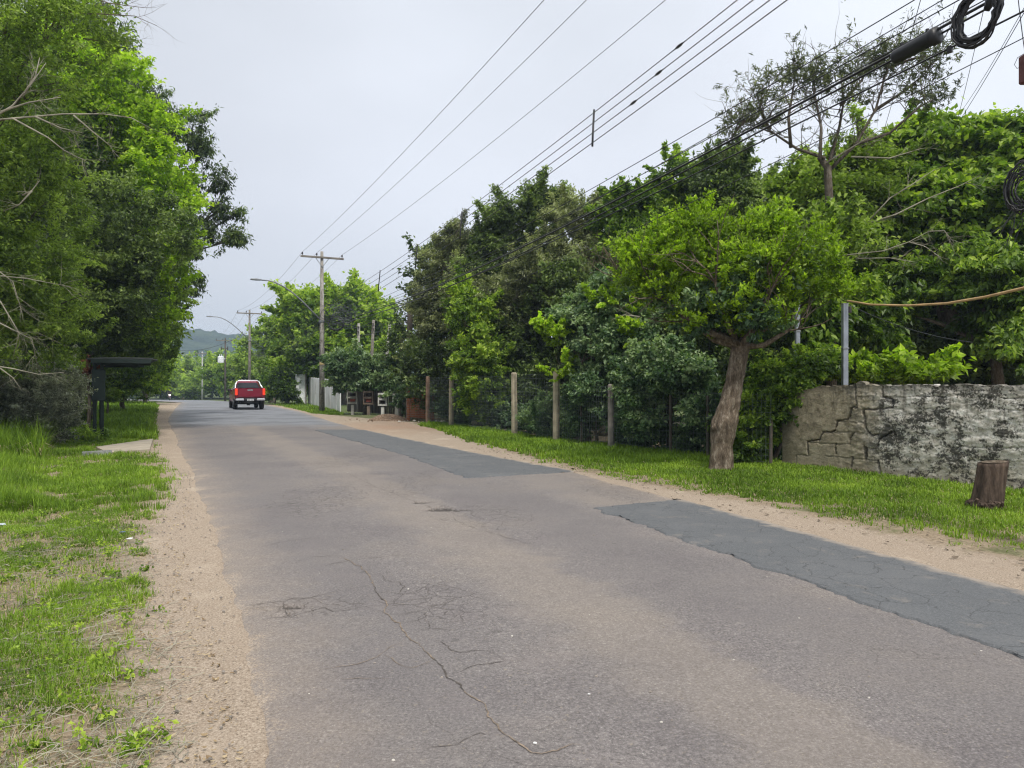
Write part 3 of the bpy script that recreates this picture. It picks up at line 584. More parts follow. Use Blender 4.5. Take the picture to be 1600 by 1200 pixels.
shrub('vine covered bush beside the rotten fence post', [Bl(930, 620, 20.2, 36, 45, .8), Bl(975, 665, 19.6, 28, 34, .6), Bl(905, 660, 20.8, 22, 34, .5)], 'blue', K(30000), .075, 51, clump=.22, width=.6, tone=(.4, .35), base=(2.3, 20.4))
shrub('low grey leaved bush at the foot of the concrete posts', [Bl(842, 655, 22.6, 22, 26, .6), Bl(860, 672, 22.2, 20, 18, .5)], 'blue', K(12000), .08, 52, clump=.2, width=.5, tone=(.55, .35), base=(.9, 22.8))
shrub('dark undergrowth bush at the foot of the pruned tree', [Bl(1170, 690, 15.7, 26, 34, .5), Bl(1185, 640, 15.9, 36, 40, .5), Bl(1140, 690, 16.2, 20, 30, .4)], 'green', K(26000), .075, 53, clump=.2, width=.55, tone=(.25, .3), base=(5.1, 16.0))
shrub('ivy bush spilling over the broken wall end', [Bl(1225, 600, 15.5, 42, 34, .5), Bl(1270, 572, 15.6, 46, 22, .5), Bl(1208, 650, 15.6, 22, 40, .4), Bl(1240, 625, 15.25, 24, 14, .25)], 'green', K(34000), .07, 54, clump=.19, width=.6, tone=(.35, .32), base=(5.7, 15.9))
shrub('yellow green broad leaved bush along the top of the wall', [Bl(1385, 585, 15.6, 50, 18, .5), Bl(1440, 585, 14.9, 46, 16, .4), Bl(1300, 572, 16.2, 36, 20, .5), Bl(1340, 580, 15.9, 36, 22, .4)], 'lime', K(11000), .13, 55, clump=.2, width=.5, tone=(.25, .3), base=(7.6, 15.7))
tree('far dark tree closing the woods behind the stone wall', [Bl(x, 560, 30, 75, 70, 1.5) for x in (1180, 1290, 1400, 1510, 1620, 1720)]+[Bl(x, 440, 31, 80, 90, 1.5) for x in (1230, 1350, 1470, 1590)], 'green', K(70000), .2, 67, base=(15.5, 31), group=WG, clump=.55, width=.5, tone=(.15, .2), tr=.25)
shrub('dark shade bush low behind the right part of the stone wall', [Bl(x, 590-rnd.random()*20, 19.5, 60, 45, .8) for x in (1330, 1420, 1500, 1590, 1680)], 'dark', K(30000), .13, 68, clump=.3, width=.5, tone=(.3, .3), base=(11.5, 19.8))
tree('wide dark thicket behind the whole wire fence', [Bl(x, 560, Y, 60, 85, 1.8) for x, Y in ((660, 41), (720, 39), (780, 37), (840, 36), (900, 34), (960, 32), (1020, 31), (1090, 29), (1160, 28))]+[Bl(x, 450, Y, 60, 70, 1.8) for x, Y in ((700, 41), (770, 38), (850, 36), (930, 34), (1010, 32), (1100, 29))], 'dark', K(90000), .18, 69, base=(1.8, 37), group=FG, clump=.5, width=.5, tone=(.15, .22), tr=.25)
# the pruned street tree
P1b = G(1127, 733)
t = thing('pruned_tree', 'bright green pollarded tree with a thick bent pale trunk on the grass', 'tree', (P1b[0], P1b[1], 0), 'trees on the grass verge')
Yt = P1b[1]; mb = MB()
tp = [P(1127, 752, Yt), P(1127, 700, Yt), P(1131, 665, Yt), P(1140, 630, Yt), P(1147, 595, Yt), P(1154, 560, Yt), P(1160, 535, Yt)]
tr_r = [.25, .195, .235, .195, .165, .165, .185]
pts = []; rad = []
for k in range(25):
    s = k/24*6; i = min(5, int(s)); f = s-i; pts.append(tp[i]*(1-f)+tp[i+1]*f); rad.append((tr_r[i]*(1-f)+tr_r[i+1]*f)*(1+.03*math.sin(k*2.3)+.03*rnd.random()))
tt_ = np.linspace(0, 24, 90); rings = []
for q in tt_:
    i0 = min(23, int(q)); f = q-i0; c = pts[i0]*(1-f)+pts[i0+1]*f; r0_ = rad[i0]*(1-f)+rad[i0+1]*f; th = np.linspace(0, 2*math.pi, 57)[:-1]
    cx_, sx_ = np.cos(th), np.sin(th); nn_ = fbm(cx_*1.6+5+q*.16, sx_*1.6+q*.22, 31, 4)-.5; n2_ = fbm(th*9, th*0+q*.9, 32, 3)-.5; k1 = np.exp(-((q-8.5)/1.6)**2)*np.exp(-((th-4.3)/.5)**2)*.28; k2 = -np.exp(-((q-11)/.9)**2)*np.exp(-((th-5.0)/.3)**2)*.3
    fl = .22*np.exp(-q/1.0)*(.5+.5*np.cos(th*5+1)); rr_ = r0_*(1+.42*nn_+.13*n2_+k1+k2+fl); rings.append([c+np.array([a_*x_, a_*y_, 0]) for a_, x_, y_ in zip(rr_, cx_, sx_)])
mb.loft(rings)
for (px, py, Y, r) in ((1119, 668, Yt-.10, .09),):
    c = P(px, py, Y); mb.tube([c+np.array([0, .12, -.1]), c, c+np.array([0, .1, .12])], [r*.7, r, r*.6], 9, jit=.3)
tops = []
rg = np.random.default_rng(8)
for (px, py, dy) in ((1085, 500, .3), (1030, 470, -.3), (1130, 470, .7), (1180, 470, -.7), (1200, 490, .5), (1225, 462, .1), (1150, 440, 0), (1100, 450, -.8), (1000, 445, .3), (1215, 520, -.5)):
    e = P(px, py, Yt)+np.array([0, dy, 0]); s0 = tp[-1]+np.array([rg.normal()*.06, rg.normal()*.06, -.08]); m1 = s0*.5+e*.5+np.array([0, 0, -.12])
    mb.tube([s0, m1, e], [.085, .055, .03], 7, jit=.15); tops.append(e)
    for q in range(5):
        branch(mb, e, e-tp[-1]+rg.normal(size=3)*.6+np.array([0, 0, .5]), .7+rg.random()*.5, .022, 1, rg, .5, .08, 4, 3)
mb.build('trunk', M['bark_warm'], t, True)
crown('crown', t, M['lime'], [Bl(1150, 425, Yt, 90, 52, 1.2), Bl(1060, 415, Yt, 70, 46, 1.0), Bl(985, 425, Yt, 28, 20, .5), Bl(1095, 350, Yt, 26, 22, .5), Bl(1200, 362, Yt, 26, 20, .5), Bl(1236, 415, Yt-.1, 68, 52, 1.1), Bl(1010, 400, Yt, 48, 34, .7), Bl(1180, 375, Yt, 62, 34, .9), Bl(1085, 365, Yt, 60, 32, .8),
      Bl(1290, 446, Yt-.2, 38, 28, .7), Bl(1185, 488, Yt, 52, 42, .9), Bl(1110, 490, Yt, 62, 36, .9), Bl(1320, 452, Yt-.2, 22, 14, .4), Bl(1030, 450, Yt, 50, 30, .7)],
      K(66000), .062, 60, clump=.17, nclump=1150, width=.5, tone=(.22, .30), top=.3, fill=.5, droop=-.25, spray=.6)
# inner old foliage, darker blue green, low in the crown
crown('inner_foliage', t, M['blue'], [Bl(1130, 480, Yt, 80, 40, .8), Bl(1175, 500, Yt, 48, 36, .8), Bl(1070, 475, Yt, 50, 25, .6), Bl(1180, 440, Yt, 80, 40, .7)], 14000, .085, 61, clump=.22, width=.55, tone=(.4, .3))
# trees behind the wall

tree('large leaved green tree spreading behind the wall at right', [Bl(1400, 300, 21, 80, 70), Bl(1480, 270, 21, 70, 60), Bl(1560, 260, 20.5, 70, 60), Bl(1460, 350, 20, 100, 70), Bl(1570, 350, 19.5, 90, 80), Bl(1660, 320, 20, 110, 120), Bl(1530, 215, 21, 40, 28, .8), Bl(1430, 220, 21, 50, 30, .9), Bl(1600, 225, 20.5, 60, 34, 1)],
     'green', K(95000), .15, 62, base=(12.6, 21.5), group=WG, clump=.36, width=.6, tone=(.42, .3), tr=.25, droop=.5, fill=.4)
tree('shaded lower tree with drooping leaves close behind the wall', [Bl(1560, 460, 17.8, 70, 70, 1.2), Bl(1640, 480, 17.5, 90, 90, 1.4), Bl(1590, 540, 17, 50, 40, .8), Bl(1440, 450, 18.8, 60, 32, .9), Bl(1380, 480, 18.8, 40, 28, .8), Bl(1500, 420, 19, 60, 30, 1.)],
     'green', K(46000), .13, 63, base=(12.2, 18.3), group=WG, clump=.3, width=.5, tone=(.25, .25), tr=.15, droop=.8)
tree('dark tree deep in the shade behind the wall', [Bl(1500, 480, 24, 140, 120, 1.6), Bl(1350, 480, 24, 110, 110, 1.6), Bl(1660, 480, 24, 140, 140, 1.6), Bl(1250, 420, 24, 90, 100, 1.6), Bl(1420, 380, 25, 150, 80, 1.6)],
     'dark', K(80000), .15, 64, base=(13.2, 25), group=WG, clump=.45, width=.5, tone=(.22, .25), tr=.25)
tree('yellowish green tree filling in below the thin feathery tree', [Bl(1260, 340, 20, 70, 60), Bl(1330, 330, 20, 60, 60), Bl(1220, 400, 19.5, 60, 60), Bl(1310, 400, 19, 55, 50), Bl(1360, 260, 20, 50, 45, 1), Bl(1290, 265, 20.5, 40, 30, .8), Bl(1240, 300, 20, 34, 26, .7), Bl(1305, 385, 16.7, 34, 46, .5), Bl(1285, 345, 16.9, 18, 18, .3)],
     'olive', K(60000), .10, 65, base=(8.2, 20.8), group=WG, clump=.34, width=.6, tone=(.5, .3), tr=.16, fill=.5)
tree('leafy green tree with broad leaves beside the grey posts', [Bl(1270, 500, 17.2, 60, 45, .9), Bl(1350, 500, 17.6, 44, 50, .8), Bl(1230, 450, 17.6, 50, 60, .9)], 'green', K(20000), .14, 66, base=(7.0, 17.6), group=WG, clump=.3, width=.55, tone=(.32, .3), tr=.12, droop=.8)

# thin feathery tree standing against the sky
Ys = 17.5; b0 = P(1297, 620, Ys)
t = thing('feathery_tree', 'thin dark branched tree with sparse narrow leaves against the sky', 'tree', (b0[0], b0[1], 0), WG)
mb = MB(); rg = np.random.default_rng(21); tips = []
mb.tube([P(1300, 690, Ys), P(1298, 450, Ys), P(1297, 330, Ys), P(1293, 262, Ys), P(1280, 245, Ys)], [.13, .115, .10, .085, .07], 9, jit=.2)
main = [((1280, 245), (1278, 200), (1275, 150), (1270, 110)), ((1285, 250), (1240, 232), (1205, 205), (1165, 190)), ((1295, 250), (1310, 200), (1318, 160), (1312, 110)), ((1297, 262), (1340, 225), (1370, 170), (1385, 110), (1390, 80)),
        ((1205, 205), (1190, 170), (1200, 130)), ((1240, 232), (1235, 190), (1240, 140), (1245, 110)), ((1340, 225), (1390, 205), (1440, 170), (1470, 150)), ((1385, 110), (1430, 95), (1470, 80)), ((1312, 170), (1345, 120), (1360, 85)), ((1165, 190), (1150, 200), (1142, 225)), ((1370, 170), (1410, 140), (1440, 120))]
lobes = []
for m in main:
    pts = [P(x+rg.normal()*3, y+rg.normal()*3, Ys+rg.normal()*.25) for x, y in m]; n_ = len(pts)
    mb.tube(pts, [.046*(1-.75*k/(n_-1)) for k in range(n_)], 5)
    for q in range(11):
        k = rg.integers(1, n_); f = rg.random(); p = pts[k-1]*(1-f)+pts[k]*f
        branch(mb, p, rg.normal(size=3)*.7+np.array([0, 0, .7]), .5+.6*rg.random(), .014, 1, rg, .7, .05, 4, 3, tips)
    p = pts[-1]; lobes.append((p[0], p[1], p[2], .5, .5, .36)); p = pts[-2]; lobes.append((p[0], p[1], p[2]+.2, .45, .5, .35))
mb.build('trunk', M['bark'], t, True)
T_ = np.array(tips); sel = T_[rg.integers(0, len(T_), 420)]
crown('crown', t, M['smoke'], [(p[0], p[1], p[2], .14, .14, .12) for p in sel]+lobes*6, 12500, .10, 70, clump=.10, nclump=1700, spray=.5, width=.18, tone=(.12, .2), fill=.7, droop=.3)

# bare pale branches that reach out of the crowns
def bare(label, lines, mat, seed, r0=.03, kids=6, L=.8, Yd=0, name='bare_branch', group='bare branches'):
    rg = np.random.default_rng(seed); mb = MB()
    for ln in lines:
        pts = [P(*q) for q in ln]; n_ = len(pts); mb.tube(pts, [r0*(1-.7*k/(n_-1)) for k in range(n_)], 6, jit=.15)
        for q in range(kids):
            k = rg.integers(1, n_); f = rg.random(); p = pts[k-1]*(1-f)+pts[k]*f; dv = pts[k]-pts[k-1]; dv /= np.linalg.norm(dv)
            branch(mb, p, dv+rg.normal(size=3)*.55, L*(.4+.6*rg.random()), r0*.3, 1, rg, .55, .0, 4, 3)
    o = mb.build(name, M[mat], None, True); return tag(o, label, 'branch', group)
bare('long pale bare branch reaching right from the left edge across the bright foliage', [((-30, 190, 13.6), (20, 185, 13.6), (100, 178, 13.7), (160, 178, 13.9), (205, 184, 14.1), (235, 200, 14.3)), ((20, 185, 13.6), (75, 215, 13.6), (100, 235, 13.8), (135, 252, 13.9)), ((55, 182, 13.6), (95, 200, 13.7), (130, 208, 13.8)), ((115, 180, 13.7), (150, 210, 13.8), (175, 230, 13.9))], 'twig', 1, .018, 7, .5)
bare('upright pale dead fork at the left edge above the long bare branch', [((-20, 190, 13.4), (20, 165, 13.4), (50, 130, 13.4), (72, 98, 13.4)), ((0, 175, 13.4), (45, 160, 13.4), (95, 152, 13.5)), ((35, 150, 13.4), (55, 120, 13.4), (62, 90, 13.5))], 'twig', 2, .019, 6, .45)
bare('thin dark leafless twigs against the sky at the top left', [((100, 20, 15), (160, 22, 15), (210, 25, 15), (245, 40, 15)), ((120, -10, 15), (170, 5, 15), (225, 12, 15)), ((130, 60, 15.5), (170, 66, 15.5), (200, 64, 15.5))], 'twig_brown', 3, .014, 12, .75)
bare('pale curved branch low at the left edge over the grey bush', [((-20, 570, 15), (20, 576, 15), (60, 585, 15.2), (100, 582, 15.4)), ((0, 575, 15), (20, 590, 15.1), (35, 612, 15.2))], 'twig', 4, .016, 3, .5)
bare('tangle of pale drooping dead twigs at the left edge below the olive tree', [((-10, 430, 14.5), (40, 435, 14.6), (110, 448, 15)), ((-20, 410, 14.5), (20, 440, 14.6), (35, 490, 14.7)), ((0, 470, 14.6), (30, 520, 14.8), (20, 560, 15)), ((-10, 500, 14.6), (50, 530, 15), (60, 580, 15.4))], 'twig', 5, .013, 9, .7)
bare('short pale broken branch stub in the left foliage', [((35, 305, 15), (50, 298, 15), (62, 282, 15)), ((50, 298, 15), (30, 320, 15), (5, 330, 15))], 'twig', 6, .018, 3, .4)
bare('pale leaning bare boughs crossing in front of the trees behind the wall', [((1353, 350, 16.5), (1390, 310, 16.3), (1430, 285, 16.2), (1460, 265, 16.1)), ((1353, 350, 16.5), (1400, 335, 16.2), (1450, 310, 16), (1500, 290, 15.8), (1530, 275, 15.7)), ((1330, 245, 17), (1390, 247, 16.8), (1440, 232, 16.6)), ((1290, 255, 17), (1340, 225, 16.8), (1380, 200, 16.6))], 'twig', 7, .02, 7, .6)
bare('pale tangled dead bough above the grey post', [((1310, 400, 15.8), (1380, 392, 15.6), (1420, 378, 15.5), (1450, 362, 15.4)), ((1420, 378, 15.5), (1445, 385, 15.4), (1470, 402, 15.3)), ((1340, 404, 15.8), (1390, 403, 15.6), (1430, 410, 15.5)), ((1450, 362, 15.4), (1475, 360, 15.3), (1490, 378, 15.2))], 'twig', 8, .014, 9, .5)
bare('fallen grey branch sticking out of the vines over the fence', [((1000, 495, 19), (975, 492, 19), (955, 500, 19))], 'twig', 9, .02, 3, .5)
bare('pale dead twigs woven through the dull olive tree', [((760, 560, 28.5), (800, 470, 28), (850, 420, 27.5), (900, 400, 27.3)), ((860, 520, 27.4), (880, 450, 27), (930, 400, 27), (960, 385, 27)), ((720, 560, 30), (735, 490, 29.6), (760, 440, 29.4))], 'twig', 10, .03, 14, 1.1)
bare('grey dead twigs standing up from the far end of the fence trees', [((700, 420, 33.8), (712, 370, 33.8), (722, 340, 33.8)), ((690, 430, 33.8), (700, 390, 33.8), (706, 360, 33.8))], 'twig_brown', 12, .02, 6, .6)

# loose extra crowd of undergrowth, one mass
ub = []
for (px, py, Y, rx, rz) in ((640, 625, 34.5, 30, 22), (720, 640, 29.5, 34, 24), (780, 650, 27, 30, 24), (820, 660, 24.5, 30, 22), (885, 668, 22.2, 34, 22), (1040, 690, 18.2, 50, 22), (990, 685, 19.6, 34, 22), (1090, 700, 17.2, 34, 20), (1215, 700, 15.9, 18, 26)):
    ub.append(Bl(px, py, Y+.5, rx, rz, .5))
tag(crown('undergrowth', None, M['blue'], ub, K(42000), .09, 80, clump=.2, width=.5, tone=(.25, .4)), 'shaded leafy undergrowth along the foot of the wire fence', kind='stuff')
lb = [Bl(x, 600+rnd.random()*14, 62+rnd.random()*12, 20, 22, 2) for x in range(0, 240, 18)]+[Bl(x, 560, 46, 40, 60, 2.) for x in range(-60, 190, 40)]
tag(crown('woods_undergrowth', None, M['dark'], lb, K(40000), .22, 81, clump=.6, width=.5, tone=(.35, .35)), 'dark leafy thicket behind the trees on the left side', kind='stuff')

# ================================================================== GRASS
def grass(name, label, fa, fb, y0, y1, n, hgt, wid, seed, dens, mat, dry=.12):
    r = np.random.default_rng(seed); y = y0+(y1-y0)*r.random(n*3)**1.25; u = r.random(n*3); a = fa(y); b = fb(y); x = a+(b-a)*u
    d = dens(x, y, u); keep = r.random(n*3) < d; x = x[keep][:n]; y = y[keep][:n]; d = d[keep][:n]; m = len(x)
    z = np.asarray(ground_z(x, y)); th = r.random(m)*2*math.pi; lean = .25+.9*r.random(m)
    L = hgt(x, y)*(.35+1.1*r.random(m)**1.5)*(.55+.95*fbm(x*4.5, y*4.5, seed+9)); w = wid(y)*(.6+.7*r.random(m)); isdry = r.random(m) < dry; lean = np.where(isdry, 1.6, lean)
    c, s = np.cos(th), np.sin(th); fx, fy = np.cos(th+1.57), np.sin(th+1.57)
    base = np.stack([x, y, z-.01], -1); D = np.stack([fx, fy, 0*fx], -1); S = np.stack([c, s, 0*c], -1)
    up = np.array([0, 0, 1.])
    midp = base+up*(L*.55*np.cos(lean*.4))[:, None]+D*(L*.55*np.sin(lean*.4))[:, None]
    tip = midp+up*(L*.5*np.cos(lean*1.1))[:, None]+D*(L*.5*np.sin(lean*1.1))[:, None]
    tip[:, 2] = np.maximum(tip[:, 2], z+.004); hw = (w*.5)[:, None]
    V = np.empty((m, 5, 3)); V[:, 0] = base-S*hw; V[:, 1] = base+S*hw; V[:, 2] = midp+S*hw*.75; V[:, 3] = midp-S*hw*.75; V[:, 4] = tip
    i = np.arange(m)[:, None]*5; lo = np.concatenate([i+np.array([0, 1, 2, 3]), i+np.array([3, 2, 4])], 1).ravel(); tot = np.tile([4, 3], m)
    v = np.clip(.35+.35*(fbm(x*1.1, y*1.1, seed)-.4)*2+r.normal(size=m)*.14, .05, .88); v = np.where(isdry, 1.0, v); v = np.repeat(v, 2)
    return tag(np_mesh(name, V.reshape(-1, 3), lo, tot, mat, None, {'v': ('FACE', v)}), label, kind='stuff')
g = NG('grass_blades'); col = g.ramp(g.attr('v'), [(0, (.055, .10, .012)), (.4, (.145, .25, .018)), (.88, (.33, .47, .045)), (.97, (.46, .38, .25))])
g.done(col, .6, 0, .25); trn = g.n('ShaderNodeBsdfTranslucent'); g.put(trn.inputs[0], g.mix(1., col, (1.3, 1.4, .7), 'MULTIPLY'))
ms = g.n('ShaderNodeMixShader'); ms.inputs[0].default_value = .3; g.t.links.new(g.b.outputs[0], ms.inputs[1]); g.t.links.new(trn.outputs[0], ms.inputs[2]); g.t.links.new(ms.outputs[0], g.o.inputs[0]); M['grass'] = g.m
def dl(x, y, u):
    k = fbm(x*1.5, y*1.2, 91)+.5*(fbm(x*6, y*5, 92)-.5)+.10*np.clip((y-8)/6, 0, 1)+.05*np.clip((LSx(y)-x-1.2)/2, -1, 1)
    fade = np.clip((1-u)*6+fbm(x*6, y*6, 5)*2.2-1.3, 0, 1)
    return np.clip((k-np.interp(y, [2.5, 7, 12], [.535, .515, .47]))/.055, .08, 1)*fade
wl = lambda y: .0045+.00075*np.clip(y-3, 0, 40)
slab = np.array([G(150, 700)[:2], G(238, 689)[:2], G(233, 705)[:2], G(170, 709)[:2]])
def notslab(x, y):
    inside = np.ones_like(x, bool)
    for i in range(4):
        a = slab[i]; b = slab[(i+1) % 4]; inside &= ((b[0]-a[0])*(y-a[1])-(b[1]-a[1])*(x-a[0])) < .25
    return ~inside
grass('grass', 'patchy green grass with bare soil on the near left verge', lambda y: -np.maximum(5.6, y*.95)-.4, lambda y: LSx(y)+.16, 2.3, 9.5, K(300000), lambda x, y: .036+.062*fbm(x*2, y*2, 7), wl, 101, dl, M['grass'], .33)
grass('grass', 'green grass before the bus shelter and the grey bush on the left', lambda y: -y*.88, lambda y: LSx(y)+.16, 9.5, 22, K(190000), lambda x, y: .055+.10*fbm(x*1.2, y*1.2, 7)**1.5+.25*np.clip((-x-y*.62)/1.5, 0, 1), wl, 102, lambda x, y, u: dl(x, y, u)*notslab(x, y), M['grass'], .08)
def dfar(x, y, u): return np.clip((1-u)*12, 0, 1)*notslab(x, y)
grass('grass', 'bright grass meadow strip behind the bus shelter on the left', lambda y: -y*.585-.6, lambda y: LSx(y)+.16, 22, 62, K(90000), lambda x, y: .16+.3*fbm(x*.5, y*.5, 7)**2, lambda y: .02+.0016*(y-20), 103, dfar, M['grass'], .04)
# right verge between the shoulder and fence or wall
_RF = edge([(1640, 775), (1225, 727), (1110, 716), (1000, 705), (869, 691), (804, 681), (705, 667), (668, 662)], [(12.6, 4.5), (11., 7.2)])
def dr(x, y, u):
    fade = np.clip(u*4.5+fbm(x*5, y*5, 5)*2.2-1.5, 0, 1); k = fbm(x*1.5, y*1.5, 95); return fade*np.clip((k-.18)/.12, .25, 1)*np.clip((29.5-y+1.5*fbm(x, y, 3))/1.5, 0, 1)
wr = lambda y: .009+.0011*np.clip(y-6, 0, 40)
grass('grass', 'bright lawn strip in front of the stone wall and tree stump on the right', lambda y: RSx(y)-.15, lambda y: _RF(y)+.25, 3.4, 15.3, K(225000), lambda x, y: (.035+.06*fbm(x*2, y*2, 7))*np.clip(.5+(x-RSx(y))*.8, .5, 1.1), wr, 104, dr, M['grass'], .10)
grass('grass', 'narrow bright grass strip along the wire fence on the right', lambda y: RSx(y)-.1, lambda y: _RF(y)+.4, 15.3, 31, K(120000), lambda x, y: .07+.09*fbm(x*2, y*2, 7), wr, 105, dr, M['grass'], .06)
grass('grass', 'grass patch between the far road edge and the white wall', lambda y: RSx(y)-.2, lambda y: np.interp(y, [41, 45, 63, 75], [-9.4, -10.6, -17.5, -22.]), 41, 70, K(26000), lambda x, y: .12+.1*fbm(x*.7, y*.7, 7), lambda y: .045+0*y, 106, lambda x, y, u: np.clip(u*10, 0, 1), M['grass'], .10)
grass('tall_grass', 'long arching grass tufts at the left edge under the grey bush', lambda y: -y*.76, lambda y: -y*.635, 15.5, 19.6, 9000, lambda x, y: .5+.3*fbm(x, y, 4), lambda y: .016+0*y, 107, lambda x, y, u: np.clip(1.2-u, 0, 1), M['grass'], .08)

wb = []
r_ = np.random.default_rng(55)
for k in range(130):
    y = 2.6+7*r_.random()**1.3; x = -y*.7+(float(LSx(np.array(y)))+y*.7)*r_.random(); wb.append((x, y, float(ground_z(np.array(x), np.array(y)))+.02, .05, .05, .02))
tag(crown('weeds', None, M['green'], wb, 5200, .022, 90, clump=.05, nclump=400, width=.55, tone=(.5, .35), spray=.1), 'small broad leaved weeds among the near left grass', kind='stuff')
# fallen leaves, straw and small stones
def scatter(name, label, n, seed, area, size, mat, flat=True, hh=.006):
    r = np.random.default_rng(seed); x, y = area(r, n); th = r.random(n)*6.28; L = size*(.4+1.2*r.random(n)**2); w = L*(.25+.35*r.random(n))
    z = np.maximum(np.asarray(ground_z(x, y)), -.012)+hh+.015*r.random(n); c, s = np.cos(th)[:, None], np.sin(th)[:, None]
    A = np.concatenate([c, s, r.normal(size=(n, 1))*.18], 1); Bv = np.concatenate([-s, c, r.normal(size=(n, 1))*.25], 1); C = np.stack([x, y, z], -1)
    V = np.empty((n, 6, 3)); k = [(-1, 0), (-.4, .9), (.5, .8), (1, 0), (.4, -.9), (-.5, -.8)]
    for i, (a, b) in enumerate(k): V[:, i] = C+A*(L*.5*a)[:, None]+Bv*(w*.5*b)[:, None]
    V[:, 0, 2] += L*.12; V[:, 3, 2] += L*.16
    return tag(np_mesh(name, V.reshape(-1, 3), np.arange(6*n), np.full(n, 6), mat, None, {'v': ('FACE', r.random(n))}), label, kind='stuff')
def aL(r, n): y = 2.4+9*r.random(n)**1.3; x = -y*.72+(LSx(y)+.35+y*.72)*r.random(n)**.8; return x, y
scatter('fallen_leaves', 'dry brown leaves and straw lying on the left verge', 3600, 1, aL, .024, M['dry'])
def aL2(r, n): y = 2.4+12*r.random(n)**1.2; x = LSx(y)+(Lx(y)-LSx(y))*r.random(n)**1.5; return x, y
scatter('fallen_leaves', 'dark leaf scraps strewn over the sandy strip', 330, 2, aL2, .014, M['twig_brown'])
def aR(r, n): y = 5+14*r.random(n); x = RSx(y)+.1+.5*r.normal(size=n); return x, y
scatter('fallen_leaves', 'dry leaves where the right grass meets the sandy shoulder', 500, 4, aR, .05, M['twig_brown'])
def straws(n, seed):
    r = np.random.default_rng(seed); mb = MB()
    for k in range(n):
        y = 2.5+6*r.random()**1.4; x = -y*.7+(float(LSx(np.array(y)))+.1+y*.7)*r.random(); z = float(ground_z(np.array(x), np.array(y)))+.02; a = r.random()*6.28; L = .06+.16*r.random()
        d = np.array([math.cos(a), math.sin(a), .05]); p = np.array([x, y, z]); mb.tube([p, p+d*L*.5+np.array([0, 0, .012]), p+d*L+r.normal(size=3)*.012], .0016+.0012*r.random(), 3)
    tag(mb.build('dry_straw', M['twig']), 'thin dry twigs and straw lying among the near left grass', kind='stuff')
straws(1500, 5)
def stones(name, label, n, seed, area, s0, s1, mat, zf):
    r = np.random.default_rng(seed); x, y = area(r, n); mb = MB()
    for k in range(n):
        s = s0+(s1-s0)*r.random()**3; c = np.array([x[k], y[k], zf(x[k], y[k])+s*.2]); rings = []
        for z_, q in ((-.4, .6), (0, 1), (.45, .55)): rings.append([c+np.array([math.cos(a)*s*q*(.75+.5*r.random()), math.sin(a)*s*q*(.75+.5*r.random()), z_*s]) for a in (0, 1.26, 2.51, 3.77, 5.03)])
        mb.loft(rings)
    tag(mb.build(name, mat), label, kind='stuff')
M['stone'] = simple('pebble_stone', (.24, .21, .18), .9, 0, .5, 12)
M['pale'] = simple('pale_stone', (.5, .47, .42), .9, 0, .2, 12)
stones('gravel', 'loose small pebbles on the left sandy strip', 900, 6, aL2, .003, .013, M['stone'], lambda x, y: .0)
def aRoad(r, n): y = 2.6+11*r.random(n)**1.3; x = Lx(y)+(Rx(y)-Lx(y))*r.random(n); return x, y
stones('gravel', 'dark tar spots and grit scattered over the near road', 260, 7, aRoad, .003, .011, M['stone'], lambda x, y: float(road_z(np.array(x), np.array(y))))
stones('gravel', 'pale chips of stone scattered on the near road', 26, 8, aRoad, .005, .012, M['pale'], lambda x, y: float(road_z(np.array(x), np.array(y))))

# ================================================================== POLES AND CABLES
M['concrete'] = simple('pole_concrete', (.30, .285, .26), .9, 0, .35, 3, bump=.5)
M['oldwood'] = simple('weathered_wood', (.20, .18, .155), .9, 0, .4, 4, bump=.5)
M['darkwood'] = simple('dark_weathered_wood', (.085, .07, .055), .9, 0, .4, 4, bump=.5)
M['porcelain'] = simple('dark_insulator', (.05, .04, .04), .35, 0, .2, 8)
M['lampgrey'] = simple('lamp_grey_metal', (.22, .23, .24), .5, .4, .2, 6)
M['rust'] = simple('rusty_red_box', (.09, .03, .028), .7, 0, .3, 6)
g = NG('stained_concrete_pole'); X = g.sep(); n1 = g.noise(3, 5, .7, sc3=(3, 3, .6)); n2 = g.noise(9, 5, .7)
col = g.ramp(n1, [(.3, (.13, .115, .095)), (.5, (.30, .28, .25)), (.7, (.47, .45, .41))]); col = g.mix(g.step(n2, .52, .62, 0, .7), col, (.09, .08, .065))
M['stainpole'] = g.done(col, .9, 0, .2)
rdir = np.array([-.44, .90, 0]); ndir = np.array([.90, .44, 0])
